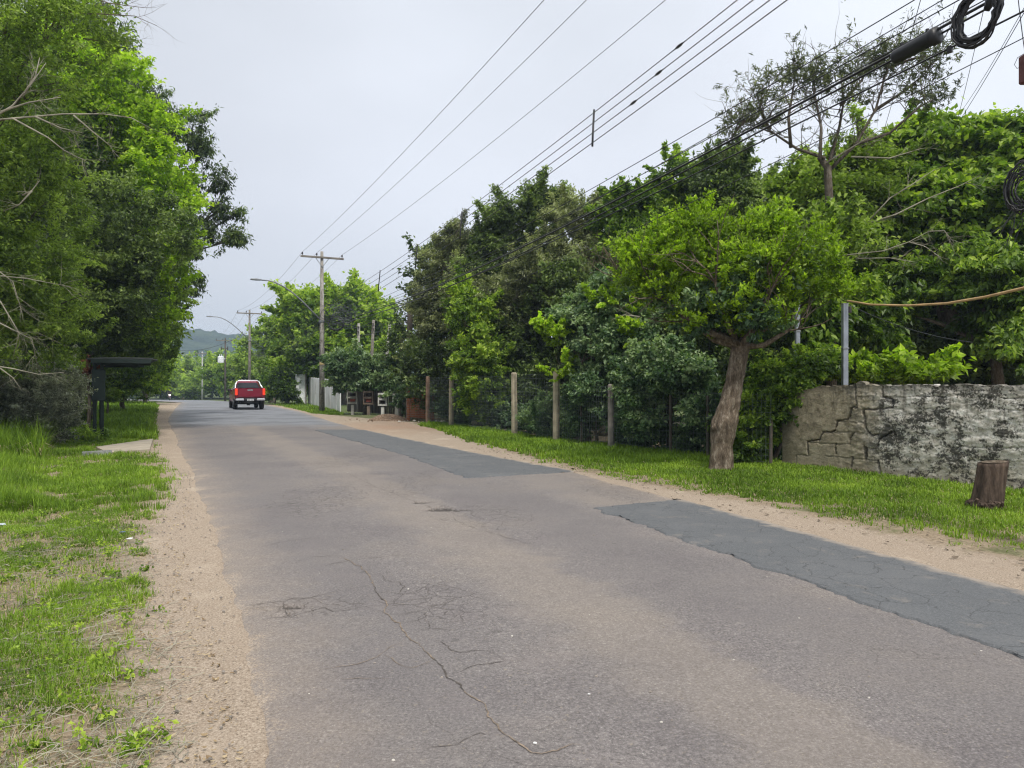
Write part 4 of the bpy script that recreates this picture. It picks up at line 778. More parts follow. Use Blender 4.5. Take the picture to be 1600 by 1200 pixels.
def power_pole(label, px, Y, ztop, arm_w, mat, r=.15, lamp=None, arm_ax=None, topw=.085, base=None, arms=True):
    X0 = (px-800)/F*Y; z0 = float(ground_z(X0, Y)); t = thing('power_pole', label, 'utility pole', (X0, Y, z0), 'power poles along the road')
    mb = MB(); mb.tube([(X0, Y, z0-.3), (X0, Y, z0+(ztop-z0)*.5), (X0, Y, ztop)], [r, r*.8, topw], 10); mb.build('pole', mat, t, True)
    ax = np.array(arm_ax if arm_ax is not None else ndir, float); ax /= np.linalg.norm(ax); az = np.array([0, 0, 1.]); ay = np.cross(az, ax)
    ins = []
    if arms:
        c = np.array([X0, Y, ztop-.38])-ay*.14
        MB().box(c, (arm_w, .09, .115), (ax, ay, az), .012).build('crossarm', M['oldwood'], t)
        for s in (-1, 1): MB().tube([c+ax*s*.42+ay*.02, np.array([X0, Y, ztop-.95])-ay*.12], .018, 5).build('arm_brace', M['lampgrey'], t)
        for f in (-.46, -.13, .46):
            p = c+ax*arm_w*f+az*.057; MB().tube([p, p+az*.05, p+az*.06, p+az*.10, p+az*.105, p+az*.16, p+az*.19], [.018, .018, .05, .055, .035, .045, .02], 9).build('insulator', M['porcelain'], t); ins.append(p+az*.19)
    for z in (6.3, 6.05, 5.8, 5.55):
        if arms: p = np.array([X0, Y, z])+ax*.17; MB().tube([p-ax*.09, p+ax*.03], .035, 7).build('spool', M['porcelain'], t)
    if lamp:
        sc = 1.; zl = lamp; a = np.array([X0, Y, zl]); d = -ax
        pts = [a+d*q+az*w for q, w in ((0, 0), (1.1, 1.1), (1.7, 1.62), (2.2, 1.95), (2.7, 2.18), (3.1, 2.26), (3.45, 2.26))]
        MB().tube(pts, [.045, .042, .04, .04, .038, .035, .035], 8).build('lamp_arm', M['lampgrey'], t, True)
        q = pts[-1]; u = d/np.linalg.norm(d)
        rings = []
        for s, w, hh in ((0, .05, .05), (.08, .09, .07), (.3, .12, .09), (.55, .1, .07), (.62, .04, .04)):
            c = q+u*s; sd_ = np.cross(az, u); rings.append([c+sd_*w*math.cos(k)+az*hh*(math.sin(k) if math.sin(k) > 0 else math.sin(k)*.5) for k in np.linspace(0, 6.28, 11)[:-1]])
        o = MB().loft(rings).build('lamp_head', M['lampgrey'], t, True)
        MB().box(a+ax*-.02, (.3, .3, .12), (ax, ay, az), .01).build('clamp', M['lampgrey'], t)
    return t, ins, (X0, Y, z0)
Z1 = H+(600-393)/F*44.1
pA, insA, _ = power_pole('tall stained concrete power pole with a tangle of cables by the white wall', 503, 44.1, Z1, 2.55, M['stainpole'], .17, lamp=5.4)
pB, insB, _ = power_pole('brown wooden power pole with lamp arm straight behind the red pickup', 390, 75, H+(600-484)/F*75, 2.5, M['oldwood'], .16, lamp=6.1)
pC, insC, _ = power_pole('dark power pole carrying a white transformer tank at mid height', 352, 104, H+(600-528)/F*104, 2.5, M['darkwood'], .15)
pD, insD, _ = power_pole('pale slim power pole standing at the far end of the road', 316, 130, H+(600-549)/F*130, 2.5, simple('pale_pole', (.42, .42, .40), .8), .15, lamp=4.6)
pE, insE, _ = power_pole('tiny pale pole with a lamp arm in front of the far woods at the bend', 266, 168, H+(600-566)/F*168, 1.6, M['concrete'], .14, lamp=1.9)
p0, ins0, _ = power_pole('near power pole just past the right picture edge carrying all the cables', 1690, 7.2, 9.45, 2.5, M['stainpole'], .17, arm_ax=(.93, -.25, 0))
# transformer on the third pole
Xc = (352-800)/F*104; zt = H+(600-562)/F*104
mb = MB(); c = np.array([Xc-.55, 103.8, zt]); mb.tube([c+np.array([0, 0, -.45]), c+np.array([0, 0, -.42]), c+np.array([0, 0, .4]), c+np.array([0, 0, .48])], [.36, .42, .42, .3], 12); mb.tube([c+np.array([.1, 0, .45]), c+np.array([.1, 0, .75])], .05, 6); mb.tube([c+np.array([-.15, 0, .45]), c+np.array([-.15, 0, .75])], .05, 6)
mb.tube([c+np.array([.3, 0, .1]), c+np.array([.6, .1, .1])], .06, 6)
mb.build('transformer', simple('white_tank_paint', (.72, .74, .76), .5), pC)
mb = MB(); c = np.array([Xc, 103.7, H+(600-545)/F*104]); mb.tube([c+np.array([-.5, 0, 0]), c+np.array([.5, 0, 0])], .05, 6); mb.build('bracket', M['darkwood'], pC)
for s in (-.45, .45): MB().tube([c+np.array([s, 0, -.25]), c+np.array([s, 0, .3])], .07, 7).build('fuse_holder', M['porcelain'], pC)
# yellow band and cable tangle on the tall pole
XA = (503-800)/F*44.1
MB().tube([(XA, 44.1, H+(600-568)/F*44.1-.07), (XA, 44.1, H+(600-568)/F*44.1+.07)], .158, 12).build('yellow_band', simple('faded_yellow_band', (.42, .32, .15), .8), pA)
# junction box on the near pole
X0n = (1690-800)/F*7.2
MB().box((X0n-.485, 7.2, 4.75), (.14, .2, .28), None, .012).build('junction_box', M['rust'], p0)
MB().tube([(X0n-.45, 7.2, 4.72), (X0n, 7.2, 4.72)], .02, 5).build('bracket', M['lampgrey'], p0)

def cable(name, label, pts, r, mat='wire', group='overhead wires', cat='cable', n=4):
    mb = MB(); mb.tube(pts, r, n); return tag(mb.build(name, M[mat], None, True), label, cat, group)
rays = [((478, 390), (835, 0)), ((494, 393), (896, 0)), ((535, 400), (1020, 0))]
nm = ['leftmost', 'middle', 'rightmost']
for k in range(3):
    (x1, y1), (x2, y2) = rays[k]; yy = -690; e = P(x2+(x2-x1)*(yy-y2)/(y2-y1), yy, 7.2)
    pl = list(sagline(e, insA[k], .35))[:-1]+list(sagline(insA[k], insB[k], .6))[:-1]+list(sagline(insB[k], insC[k], .5))[:-1]+list(sagline(insC[k], insD[k], .4))[:-1]+list(sagline(insD[k], insE[k], .4))
    cable('power_line', '%s of the three thin high power lines running over the pole crossarms into the distance' % nm[k], pl, .0085, group='high power lines')
# four stacked low wires with spacers
hi = [1431, 1421, 1411, 1401]; ypx = [-222, -190, -158, -127]; za = [6.45, 6.17, 5.9, 5.6]; low = []
wnm = ['topmost', 'second highest', 'third highest', 'lowest']
for k in range(4):
    e = P(hi[k], ypx[k], 7.2); a = np.array([XA+.25, 44.0, za[k]]); b = np.array([(390-800)/F*75+.2, 75, za[k]-.45]); c = np.array([(352-800)/F*104+.2, 104, za[k]-1.0])
    s1 = sagline(e, a, .38, 40); low.append(s1); pl = list(s1)[:-1]+list(sagline(a, b, .6))[:-1]+list(sagline(b, c, .5))
    cable('low_wire', '%s of the four stacked low wires held by short spacer rods' % wnm[k], pl, .009, group='stacked low wires')
def at_px(line, px):
    q = np.array([800+F*p[0]/p[1] for p in line]); i = int(np.argmin(np.abs(q-px))); i = min(max(i, 1), len(q)-2)
    j = i-1 if (q[i]-px)*(q[i-1]-px) < 0 else i+1; f = (px-q[i])/(q[j]-q[i]+1e-9); return line[i]*(1-f)+line[j]*f
spn = ['nearest and largest spacer rod on the four stacked wires', 'spacer rod on the stacked wires above the dark tree tops', 'short spacer rod on the stacked wires left of the dark tree', 'spacer rod on the stacked wires above the light green tree']
for k, px in enumerate((927, 720, 650, 592)):
    pp = [at_px(l, px+2-i*1.) for i, l in enumerate(low)]; pp[0] = pp[0]+np.array([0, 0, .05]); pp[-1] = pp[-1]-np.array([0, 0, .06])
    cable('wire_spacer', spn[k], pp, .02, 'black', 'wire spacers', 'wire spacer', 5)
for k, (w, px) in enumerate(((0, 1062), (1, 1030), (2, 990), (1, 614))):
    p = at_px(low[w], px); MB_ = MB(); q = at_px(low[w], px+4); d = (q-p)/np.linalg.norm(q-p)
    MB_.tube([p-d*.09, p-d*.05, p+d*.05, p+d*.09], [.01, .022, .022, .01], 6); tag(MB_.build('wire_clamp', M['black']), ('small black splice clamp high up on the topmost stacked wire', 'small black clamp on the second stacked wire right of the spacer', 'small black clamp on the third stacked wire just right of the spacer', 'small black clamp on the second stacked wire near the far spacer')[k], 'wire clamp', 'wire clamps')
# telecom cables
tele = [(1671, -145, 7.2, 5.62, .008, 'highest thin telephone cable of the bundle over the right trees', .55), (1671, -118, 7.25, 5.55, .007, 'thin telephone cable second from the top of the bundle', .75), (1668, -95, 7.2, 5.5, .008, 'thin dark telephone cable in the middle of the bundle', .55),
        (1680, -78, 7.25, 5.4, .008, 'thin cable just above the thick black cable', .65), (1671, -66, 7.15, 5.3, .019, 'thick black cable that holds the splice tube and the coil', .62), (1676, -60, 7.2, 5.2, .014, 'medium black cable hanging along the thick one', .72), (1690, -28, 7.2, 5.1, .012, 'lowest black cable of the bundle over the feathery tree', .55), (1700, 8, 7.3, 5.0, .006, 'thin slack cable below the black bundle', 1.0)]
tl = []
for k, (px, py, Y, z1, r, lab, sg) in enumerate(tele):
    e = P(px, py, Y); a = np.array([XA+.18, 44.05, z1]); s1 = sagline(e, a, sg, 44); tl.append(s1); b = np.array([(390-800)/F*75+.2, 75, z1-.6])
    cable('telephone_cable', lab, list(s1)[:-1]+list(sagline(a, b, .8)), r, 'black', 'telephone cables')
ln = tl[4]; p1 = at_px(ln, 1398)+np.array([0, 0, -.06]); p2 = at_px(ln, 1462)+np.array([0, 0, -.06]); d = (p2-p1); L = np.linalg.norm(d); d /= L
mb = MB(); mb.tube([p1-d*.03, p1, p1+d*.03, p2-d*.03, p2-d*.02, p2+d*.05, p2+d*.06], [.03, .075, .085, .088, .10, .10, .03], 14); t = mb.build('splice_tube', M['black'], None, True); tag(t, 'black cylindrical cable splice tube hanging under the thick cable', 'cable splice')
for q in (p1+d*.1, p2-d*.08):
    MB().tube([q+np.array([0, 0, -.09]), q+np.array([0, 0, .13])], .02, 5).build('hanger', M['black'], t)
def coil(name, label, c, ax1, ax2, rads, n, thick, seed, parent=None, ell=1.):
    rg = np.random.default_rng(seed); mb = MB()
    for k in range(n):
        r = rads[0]+(rads[1]-rads[0])*rg.random(); o = np.asarray(c)+rg.normal(size=3)*.018; ph = rg.random()*6; nn_ = np.cross(ax1, ax2)
        pts = [o+ax1*r*math.cos(a)+ax2*r*ell*math.sin(a)+nn_*.02*math.sin(2*a+ph)+ax2*(-.035*rg.random()) for a in np.linspace(0, 2*math.pi*.999, 40)]
        mb.tube(pts, thick*(.6+.8*rg.random()), 6)
    o = mb.build(name, M['black'], parent, True); return o
cdir = np.array([.42, -.88, .22]); cdir /= np.linalg.norm(cdir); cup = np.cross(cdir, np.cross(np.array([0, 0, 1.]), cdir)); cup /= np.linalg.norm(cup)
tilt1 = cdir*.55+cup*.83; tilt2 = -cdir*.75+cup*.45; tilt1 /= np.linalg.norm(tilt1); tilt2 -= tilt1*np.dot(tilt1, tilt2); tilt2 /= np.linalg.norm(tilt2)
cc = P(1527, 24, 7.75); o = coil('cable_coil', '', cc, tilt1, tilt2, (.22, .31), 11, .014, 31, ell=.78); tag(o, 'big loop of coiled black cable hanging at the top right corner', 'cable coil', 'cable coils')
mb = MB(); q = P(1548, 2, 7.75); mb.tube([q+cdir*-.06+cup*-.07, q, q+cdir*.1+cup*.12], [.03, .055, .03], 7); mb.build('binding', M['black'], o, True)
o = coil('cable_coil', '', P(1600, 292, 7.3), np.array([.8, -.5, .1])/np.linalg.norm([.8, -.5, .1]), np.array([0, 0, 1.]), (.07, .17), 12, .007, 32, ell=1.5); tag(o, 'tangle of thin black cable loops hanging at the right edge in front of the trees', 'cable coil', 'cable coils')
mb = MB(); rg = np.random.default_rng(4)
for k in range(9):
    a = P(1592+rg.normal()*8, 320, 7.3); b = P(1572+rg.normal()*14, 340+rg.random()*50, 7.35); mb.tube([a, a*.5+b*.5+rg.normal(size=3)*.02, b], .003, 3)
mb.build('loose_strands', M['black'], o)
tagm = at_px(tl[6], 1487); mb = MB(); mb.tube([tagm+np.array([0, 0, .02]), tagm+np.array([0, 0, -.05])], .03, 6); tag(mb.build('wire_clamp', M['black']), 'black end clamp on the lowest cable under the coil', 'wire clamp', 'wire clamps')
drops = [((1600, 20, 7.6), (1455, 250, 18), 'thin service wire slanting down left of the coil into the trees', .1), ((1640, -60, 7.4), (1490, 190, 18), 'thin service wire slanting down right below the coil', .1), ((1560, -90, 7.6), (1492, 200, 18.2), 'steepest thin service wire crossing the open sky below the coil', .1), ((1690, 50, 7.2), (1540, 240, 17), 'lower service wire dropping into the broad leaved tree at the right edge', .1), ((1440, -6, 8.6), (1370, 240, 17), 'thin stay wire rising from the feathery tree past the splice tube', .05), ((1590, -10, 7.8), (1606, 110, 7.3), 'short thin wire dropping beside the coil to the red box', .05)]
for a, b, lab, sg in drops: cable('service_wire', lab, sagline(P(*a), P(*b), sg, 8), .0045, 'black', 'service wires', n=4)
cable('service_wire', 'thin curled loose wire end beside the red box', [P(1600, 84, 7.3), P(1590, 90, 7.3), P(1585, 101, 7.3), P(1589, 107, 7.3), P(1596, 104, 7.3)], .003, 'black', 'service wires')
# tangle on the tall pole
def mess(label, c, n, R0, seed, r=.012, nm='cable_tangle'):
    rg = np.random.default_rng(seed); mb = MB()
    for k in range(n):
        a0 = rg.random()*6.28; rr_ = R0*(.35+.65*rg.random()); cc = np.array(c)+rg.normal(size=3)*np.array([.35, .2, .22])*R0; w = rg.random()*.6+.5; sw = a0+2+4*rg.random()
        mb.tube([cc+np.array([math.cos(a)*rr_, math.sin(a*1.3)*.15, math.sin(a)*rr_*w]) for a in np.linspace(a0, sw, 12)], r*(.6+.7*rg.random()), 3)
    return tag(mb.build(nm, M['wire']), label, 'cable coil', 'cable tangles')
mess('messy tangle of old cables bunched on the right side of the tall pole', P(532, 490, 43.9), 26, .85, 3)
o = coil('cable_coil', '', P(525, 505, 43.8), np.array([1., 0, 0]), np.array([0, 0, 1.]), (.42, .46), 4, .022, 33, ell=.9); tag(o, 'round ring of cable hung on the tall pole beside the tangle', 'cable coil', 'cable coils')
for k, (x, y, Y, lab) in enumerate(((558, 508, 46, 'first'), (581, 503, 45.5, 'second'), (607, 512, 45, 'third'))):
    cable('service_wire', 'slack service wire from the tall pole to the %s small post above the bush tree' % lab, sagline(P(506, 497+5*k, 44), P(x, y, Y), .25+.15*k, 10), .011, 'wire', 'service wires')
cable('service_wire', 'cable crossing from the second pole lamp down over the far white wall', sagline(P(382, 522, 75), P(462, 568, 62), .3, 8), .02, 'wire', 'service wires')
cable('service_wire', 'cable sagging across the road in front of the hill', sagline(P(250, 540, 100), P(385, 520, 75), 1.2, 14), .02, 'wire', 'service wires')

# service posts of the houses
sp = [(560, 540, 46, 505, 1, 'first slim grey service post from the left above the bush tree', 'concrete', .10), (582, 540, 45.5, 500, 3, 'second slim service post from the left, brownish and slightly leaning', 'oldwood', .10), (606, 560, 45, 507, 5, 'third slim pale service post, leaning to the right', 'concrete', .09), (628, 540, 44, 500, 4, 'dark slim service post left of the thick dark post', 'darkwood', .08)]
for k, (px, py, Y, top_, ln_, lab, mt, r) in enumerate(sp):
    a = P(px-ln_*2, 648, Y); a[2] = -.2; b = P(px+ln_*.6, top_, Y); t = thing('service_post', lab, 'post', (a[0], a[1], 0), 'house service posts')
    MB().tube([a, (a+b)/2, b], [r*1.1, r, r*.85], 8).build('post', M[mt], t, True)
    MB().tube([b+np.array([0, -.1, -.25]), b+np.array([0, -.22, -.25])], .05, 7).build('insulator', M['porcelain'], t); MB().tube([b+np.array([0, -.1, -.55]), b+np.array([0, -.22, -.55])], .05, 7).build('insulator', M['porcelain'], t)
a = P(637, 660, 36.5); a[2] = -.2; b = P(641, 477, 36.5); t = thing('service_post', 'thick dark wooden post with spools at the edge of the dark tree', 'post', (a[0], a[1], 0), 'house service posts')
MB().tube([a, (a+b)/2, b], [.16, .15, .13], 9).build('post', M['darkwood'], t, True)
for k in range(3):
    c = b+np.array([-.12, -.12, -.2-.33*k]); MB().tube([c+np.array([-.1, 0, 0]), c], .045, 7).build('insulator', M['porcelain'], t)
for k in range(4):
    cable('service_wire', '%s short level wire from the thick dark post to the trees on its left' % ('top', 'second', 'third', 'bottom')[k], sagline(P(636, 484+k*9, 36.4), P(604+k*2, 488+k*9, 41), .12, 6), .009, 'black', 'service wires')

# meter pillars
M['pillar'] = simple('meter_concrete', (.36, .345, .31), .9, 0, .3, 4, bump=.5)
M['pillarw'] = simple('whitewashed_meter', (.52, .51, .48), .9, 0, .25, 4, bump=.4)
M['pillarb'] = simple('brown_meter', (.17, .13, .10), .9, 0, .35, 4, bump=.5)
M['hollow'] = simple('meter_hollow', (.03, .022, .02), .9); M['redmeter'] = simple('red_meter', (.28, .07, .05), .6)
for k, (xl, xr, y0, y1, Y, mt, lab) in enumerate(((543, 559, 611, 631, 41.2, 'pillar', 'leftmost grey concrete meter box on a pillar with a red meter inside'), (568, 584, 611, 632, 40.4, 'pillarb', 'brown stained meter box pillar second from the left'), (591, 605, 614, 634, 39.2, 'pillarw', 'whitewashed meter box on a pillar with two dark openings'), (614, 626, 615, 633, 38, 'pillar', 'rightmost meter box on a thin pillar beside the dark post'))):
    a = P(xl, y1, Y); b = P(xr, y0, Y); w = b[0]-a[0]; hh = b[2]-a[2]; c = (a+b)/2; t = thing('meter_pillar', lab, 'meter box', (c[0], Y, 0), 'electric meter pillars')
    MB().box((c[0], Y+.02, (a[2]-.1)/2-.05), (.17, .17, a[2]+.1), None, .01).build('pillar', M[mt], t)
    mb = MB(); dp = .26   # open fronted box: back, sides, top, middle, bottom
    mb.box((c[0], Y+dp/2-.015, c[2]), (w, .03, hh)); 
    for s in (-1, 1): mb.box((c[0]+s*(w/2-.03), Y-.017, c[2]), (.06, dp-.034, hh-.005))
    for f in (-.5, 0, .5): mb.box((c[0], Y-.019, c[2]+f*(hh-.09)), (w-.124, dp-.04, .085))
    mb.build('box', M[mt], t)
    for f in (-.25, .25):
        MB().box((c[0]+.02*f, Y+.03, c[2]+f*(hh-.09)), (w*.5, .1, hh*.2), None, .01).build('meter', M['redmeter' if (k in (0, 1, 3) and f < 0) else 'hollow'], t)

# ------------------------------------------------------------------ far walls and wood fence
g = NG('streaked_white_wall'); X = g.sep(); n1 = g.noise(2.2, 5, .7, sc3=(2.5, 2.5, .35)); n2 = g.noise(1., 4)
col = g.ramp(n1, [(.30, (.22, .20, .17)), (.40, (.62, .61, .59)), (.55, (.84, .84, .84))]); M['white_wall'] = g.done(col, .9, 0, .2)
a = G(532, 642); b = np.array([(482-800)/F*61, 61., 0]); d = b-a; Lw = np.linalg.norm(d[:2]); d /= Lw; nn_ = np.array([-d[1], d[0], 0])
t = thing('panel_wall', 'streaky white concrete panel wall behind the tall pole', 'wall', (a[0], a[1], 0)); npn = 13
for k in range(npn):
    c = a+d*(Lw*(k+.5)/npn); hgt = 1.98+.35*k/npn; MB().box(c+np.array([0, 0, hgt/2-.1])+nn_*(.02 if k % 2 else 0), (Lw/npn-.02, .07, hgt), (d, nn_, np.array([0, 0, 1.])), .012).build('panel', M['white_wall'], t)
c = b+np.array([-.3, -1.3, 0]); t = thing('white_gate_panel', 'tall pale blue white sheet panel at the far end of the white wall', 'gate', (c[0], c[1], 0))
MB().box(c+np.array([0, 0, 1.15]), (.75, .06, 2.6), (np.array([.97, .25, 0]), np.array([-.25, .97, 0]), np.array([0, 0, 1.])), .01).build('sheet', simple('pale_sheet', (.78, .82, .86), .6), t)
MB().box(c+np.array([.42, .05, 1.15]), (.1, .1, 2.7), None, .01).build('post', M['concrete'], t)
a = G(536, 643); b = np.array([(592-800)/F*40.4, 40.4, 0]); b2 = np.array([(632-800)/F*38.8, 38.8, 0])
t = thing('plank_fence', 'dark weathered plank fence behind the meter pillars', 'fence', (a[0], a[1], 0))
for (s, e) in ((a, b), (b, b2)):
    dd = e-s; Ls = np.linalg.norm(dd[:2]); dd = dd/Ls; nn_ = np.array([-dd[1], dd[0], 0]); npk = int(Ls/.17)
    for k in range(npk):
        hgt = 1.5+.2*rnd.random(); MB().box(s+dd*(Ls*(k+.5)/npk)+np.array([0, 0, hgt/2])+nn_*(.012*rnd.random()+.25), (.14, .03, hgt), (dd, nn_, np.array([0, 0, 1.])), .006).build('board', M['oldwood' if rnd.random() < .45 else 'darkwood'], t)
    for z in (.4, 1.2): MB().box((s+e)/2+nn_*.32+np.array([0, 0, z]), (Ls, .05, .09), (dd, nn_, np.array([0, 0, 1.]))).build('rail', M['darkwood'], t)
# brick wall end
g = NG('orange_brick'); bt = g.n('ShaderNodeTexBrick'); bt.inputs['Scale'].default_value = 1.; bt.inputs['Brick Width'].default_value = .24; bt.inputs['Row Height'].default_value = .08; bt.inputs['Mortar Size'].default_value = .010
cmb = g.n('ShaderNodeCombineXYZ'); X = g.sep(); g.put(cmb.inputs[0], X[0]); g.put(cmb.inputs[1], X[2]); g.put(bt.inputs['Vector'], cmb.outputs[0])
for i, c_ in ((1, (.34, .13, .06)), (2, (.25, .09, .045)), (3, (.24, .19, .15))): g.put(bt.inputs[i], c_)
M['brick'] = g.done(g.mix(g.step(g.noise(3), .5, .7, 0, .5), bt.outputs[0], (.14, .07, .045)), .95, 0, .1)
Yb = 33.0; prof_ = [(640, 652), (640, 622), (646, 611), (653, 607), (660, 611), (666, 620), (672, 640), (674, 655)]; t = thing('brick_wall', 'low crumbling orange brick wall with a rounded top behind the fence', 'wall', (P(655, 650, Yb)[0], Yb, 0))
mb = MB(); mb.loft([[P(x, y, Yb)+np.array([0, dy, 0]) for x, y in prof_] for dy in (0, .16)]); mb.build('masonry', M['brick'], t)
for x in (638, 676): MB().box(P(x, 632, Yb)+np.array([0, .05, 0]), (.14, .2, 1.5), None, .01).build('pier', M['brick'], t)
# dirt pile
c = G(607, 656); r_ = np.random.default_rng(6); th, rr2 = np.meshgrid(np.linspace(0, 2*math.pi, 60), np.linspace(0, 1, 24)); x = c[0]+np.cos(th)*rr2*1.05; y = c[1]+np.sin(th)*rr2*.9
z = .30*np.maximum(0, 1-rr2**1.3)*(.7+.6*fbm(x*3, y*3, 3))+.09*(fbm(x*11, y*11, 4)-.5)*(1-rr2)-.02-.06*rr2**6
g = NG('red_dirt'); M['reddirt'] = g.done(g.ramp(g.noise(14, 5, .7), [(.3, (.11, .07, .045)), (.5, (.21, .145, .10)), (.72, (.42, .32, .24))]), .95, 0, .1)
o = grid_mesh('dirt_pile', x, y, z, M['reddirt'], smooth=False); tag(o, 'small heap of reddish dirt and rubble in front of the meter pillars', 'dirt pile')
def aD(r, n): a_ = r.random(n)*6.28; q = r.random(n)**.6*1.7; return c[0]+.3+np.cos(a_)*q*1.3, c[1]-.4+np.sin(a_)*q
stones('rubble', 'broken brick bits and rubble around the dirt heap', 130, 12, aD, .015, .07, M['reddirt'], lambda x, y: 0.02)
def aD2(r, n): return c[0]+.8+2.*r.random(n), c[1]-2.2+1.2*r.random(n)
stones('rubble', 'pale broken stones lying on the sandy ground before the wire fence', 22, 13, aD2, .02, .10, M['pale'], lambda x, y: .01)

# ------------------------------------------------------------------ wire fence
M['postconc'] = simple('fence_post_concrete', (.36, .31, .22), .9, 0, .35, 4, bump=.6)
M['mesh'] = simple('fence_wire', (.11, .13, .13), .5, .5, .15, 6)
fp = [(627, 653, 600, 'darkwood'), (637, 655, 607, 'oldwood'), (668, 662, 588, 'postbrown'), (705, 667, 587, 'postconc'), (804, 681, 582, 'postconc'), (869, 691, 579, 'postconc'), (955, 702, 600, 'oldwood'), (1048, 710, 612, 'darkwood'), (1106, 717, 618, 'darkwood'), (1204, 726, 655, 'darkwood')]
M['postbrown'] = simple('brown_post', (.20, .13, .09), .9, 0, .4, 4)
t0 = G(804, 681); fence = thing('wire_fence', 'concrete post and square wire mesh fence in front of the dark trees', 'fence', (t0[0], t0[1], 0)); fpt = []
for k, (px, py, ty, mt) in enumerate(fp):
    a = G(px, py); b = P(px+(rnd.random()-.5)*2, ty, a[1]); fpt.append((a, b)); w = (.085 if mt != 'postconc' else .10) if px < 1000 else .035
    rings = []
    for z, q in ((-.2, 1), (b[2]-.03, .92), (b[2], .6)): rings.append([np.array([a[0]+(b[0]-a[0])*max(z, 0)/b[2]+math.cos(th)*w*q*1.05, a[1]+math.sin(th)*w*q*1.05, z]) for th in (.4, 1.17, 1.97, 2.74, 3.54, 4.31, 5.11, 5.88)])
    MB().loft(rings).build('post', M[mt], fence)
for k in range(2, len(fpt)-1):
    a, b = fpt[k][0], fpt[k+1][0]; top_ = min(fpt[k][1][2], fpt[k+1][1][2], 2.0)-.06; top_ = max(top_, 1.45); L = np.linalg.norm((b-a)[:2]); mb = MB(); sg = .05
    for j in range(int(top_/.125)+1):
        z = .06+j*(top_-.06)/int(top_/.125); mb.tube([a+np.array([0, -.1, z]), (a+b)/2+np.array([.02, -.08, z-sg*rnd.random()]), b+np.array([0, -.1, z])], .0035, 3, False)
    nv_ = int(L/.10)
    for j in range(nv_):
        p = a+(b-a)*(j+.5)/nv_; mb.tube([p+np.array([0, -.1, .04]), p+np.array([rnd.random()*.02, -.1, top_])], .0028, 3, False)
    mb.build('mesh_panel', M['mesh'], fence)

# ------------------------------------------------------------------ old block wall with stepped cracks
wa = np.array([5.62, 15.3, 0]); wb = np.array([10.9, 6.9, 0]); wd = (wb-wa)/np.linalg.norm(wb-wa); wn = np.array([wd[1], -wd[0], 0])  # towards the road
if np.dot(wn, -wa) < 0: wn = -wn
def onwall(px, py):
    ray = np.array([(px-800)/F, 1, (600-py)/F]); o = np.array([0, 0, H]); t_ = np.dot(wa-o, wn)/np.dot(ray, wn); p = o+ray*t_; return np.dot(p-wa, wd), p[2]
def W8(x, y): return onwall(1200+.25*x, 580+.25*y)
LW = np.linalg.norm(wb-wa); du = .014; U = np.arange(0, LW, du); Zs = np.arange(-.15, 1.70, .014); UU, ZZw = np.meshgrid(U, Zs)
def dline(pl):
    q = [W8(*p) for p in pl]; dm = np.full(UU.shape, 9.)
    Uw = UU+.05*(fbm(UU*10, ZZw*10, 71)-.5)+.03*(fbm(UU*34, ZZw*34, 77, 2)-.5); Zw = ZZw+.05*(fbm(UU*10, ZZw*10, 72)-.5)+.03*(fbm(UU*34, ZZw*34, 78, 2)-.5)
    for (a0, a1), (b0, b1) in zip(q[:-1], q[1:]):
        L2 = (b0-a0)**2+(b1-a1)**2+1e-9; tt = np.clip(((Uw-a0)*(b0-a0)+(Zw-a1)*(b1-a1))/L2, 0, 1); dm = np.minimum(dm, np.hypot(Uw-a0-tt*(b0-a0), Zw-a1-tt*(b1-a1)))
    return dm
depth = np.zeros_like(UU)
big_ = [[(550, 80), (556, 200), (560, 225), (518, 232), (505, 300), (430, 308), (418, 372), (342, 382), (318, 428), (250, 440), (250, 515)], [(540, 385), (512, 412), (514, 460)], [(610, 470), (612, 548)], [(526, 540), (522, 600)], [(720, 100), (722, 160), (785, 178), (782, 230), (600, 238), (612, 300)], [(612, 300), (615, 350), (640, 395), (690, 400)], [(690, 475), (698, 425), (790, 370), (795, 395)], [(690, 560), (700, 640)], [(420, 455), (424, 515)]]
for pl in big_: depth = np.maximum(depth, .07*np.clip(1.3-dline(pl)/(.008+.015*fbm(UU*5, ZZw*5, 87)), 0, 1))
gapd = dline([(612, 478), (612, 545)]); depth = np.maximum(depth, .09*np.clip(1.3-gapd/.035, 0, 1)); gapd = dline([(520, 240), (516, 285)]); depth = np.maximum(depth, .08*np.clip(1.3-gapd/.028, 0, 1))
thin = [[(430, 310), (605, 322), (610, 385), (430, 378)], [(345, 385), (540, 385)], [(530, 455), (600, 460)], [(250, 445), (420, 455), (610, 462)], [(180, 525), (350, 528), (530, 545), (690, 560), (800, 580)], [(175, 530), (180, 600)], [(350, 525), (345, 600)], [(540, 390), (530, 420), (532, 455), (630, 455), (635, 400), (560, 388)], [(625, 480), (690, 485)], [(700, 500), (810, 505), (815, 570), (705, 580)], [(700, 400), (900, 410)], [(260, 590), (520, 605), (690, 640)],
        [(560, 160), (720, 165), (920, 158), (1120, 160), (1400, 165), (1600, 170)], [(920, 105), (922, 158)], [(1030, 105), (1032, 158)], [(1120, 105), (1122, 158)], [(1330, 105), (1332, 160)], [(800, 240), (1000, 235), (1600, 240)], [(820, 560), (860, 505)], [(900, 640), (1000, 690)], [(1250, 560), (1600, 565)], [(1260, 560), (1250, 640)], [(960, 240), (970, 330)], [(1050, 470), (1600, 478)], [(700, 240), (705, 320)], [(1180, 240), (1182, 330)], [(1480, 240), (1480, 330)]]
jb = np.clip((fbm(UU*2.5, ZZw*2.5, 79)-.40)/.12, 0, 1)
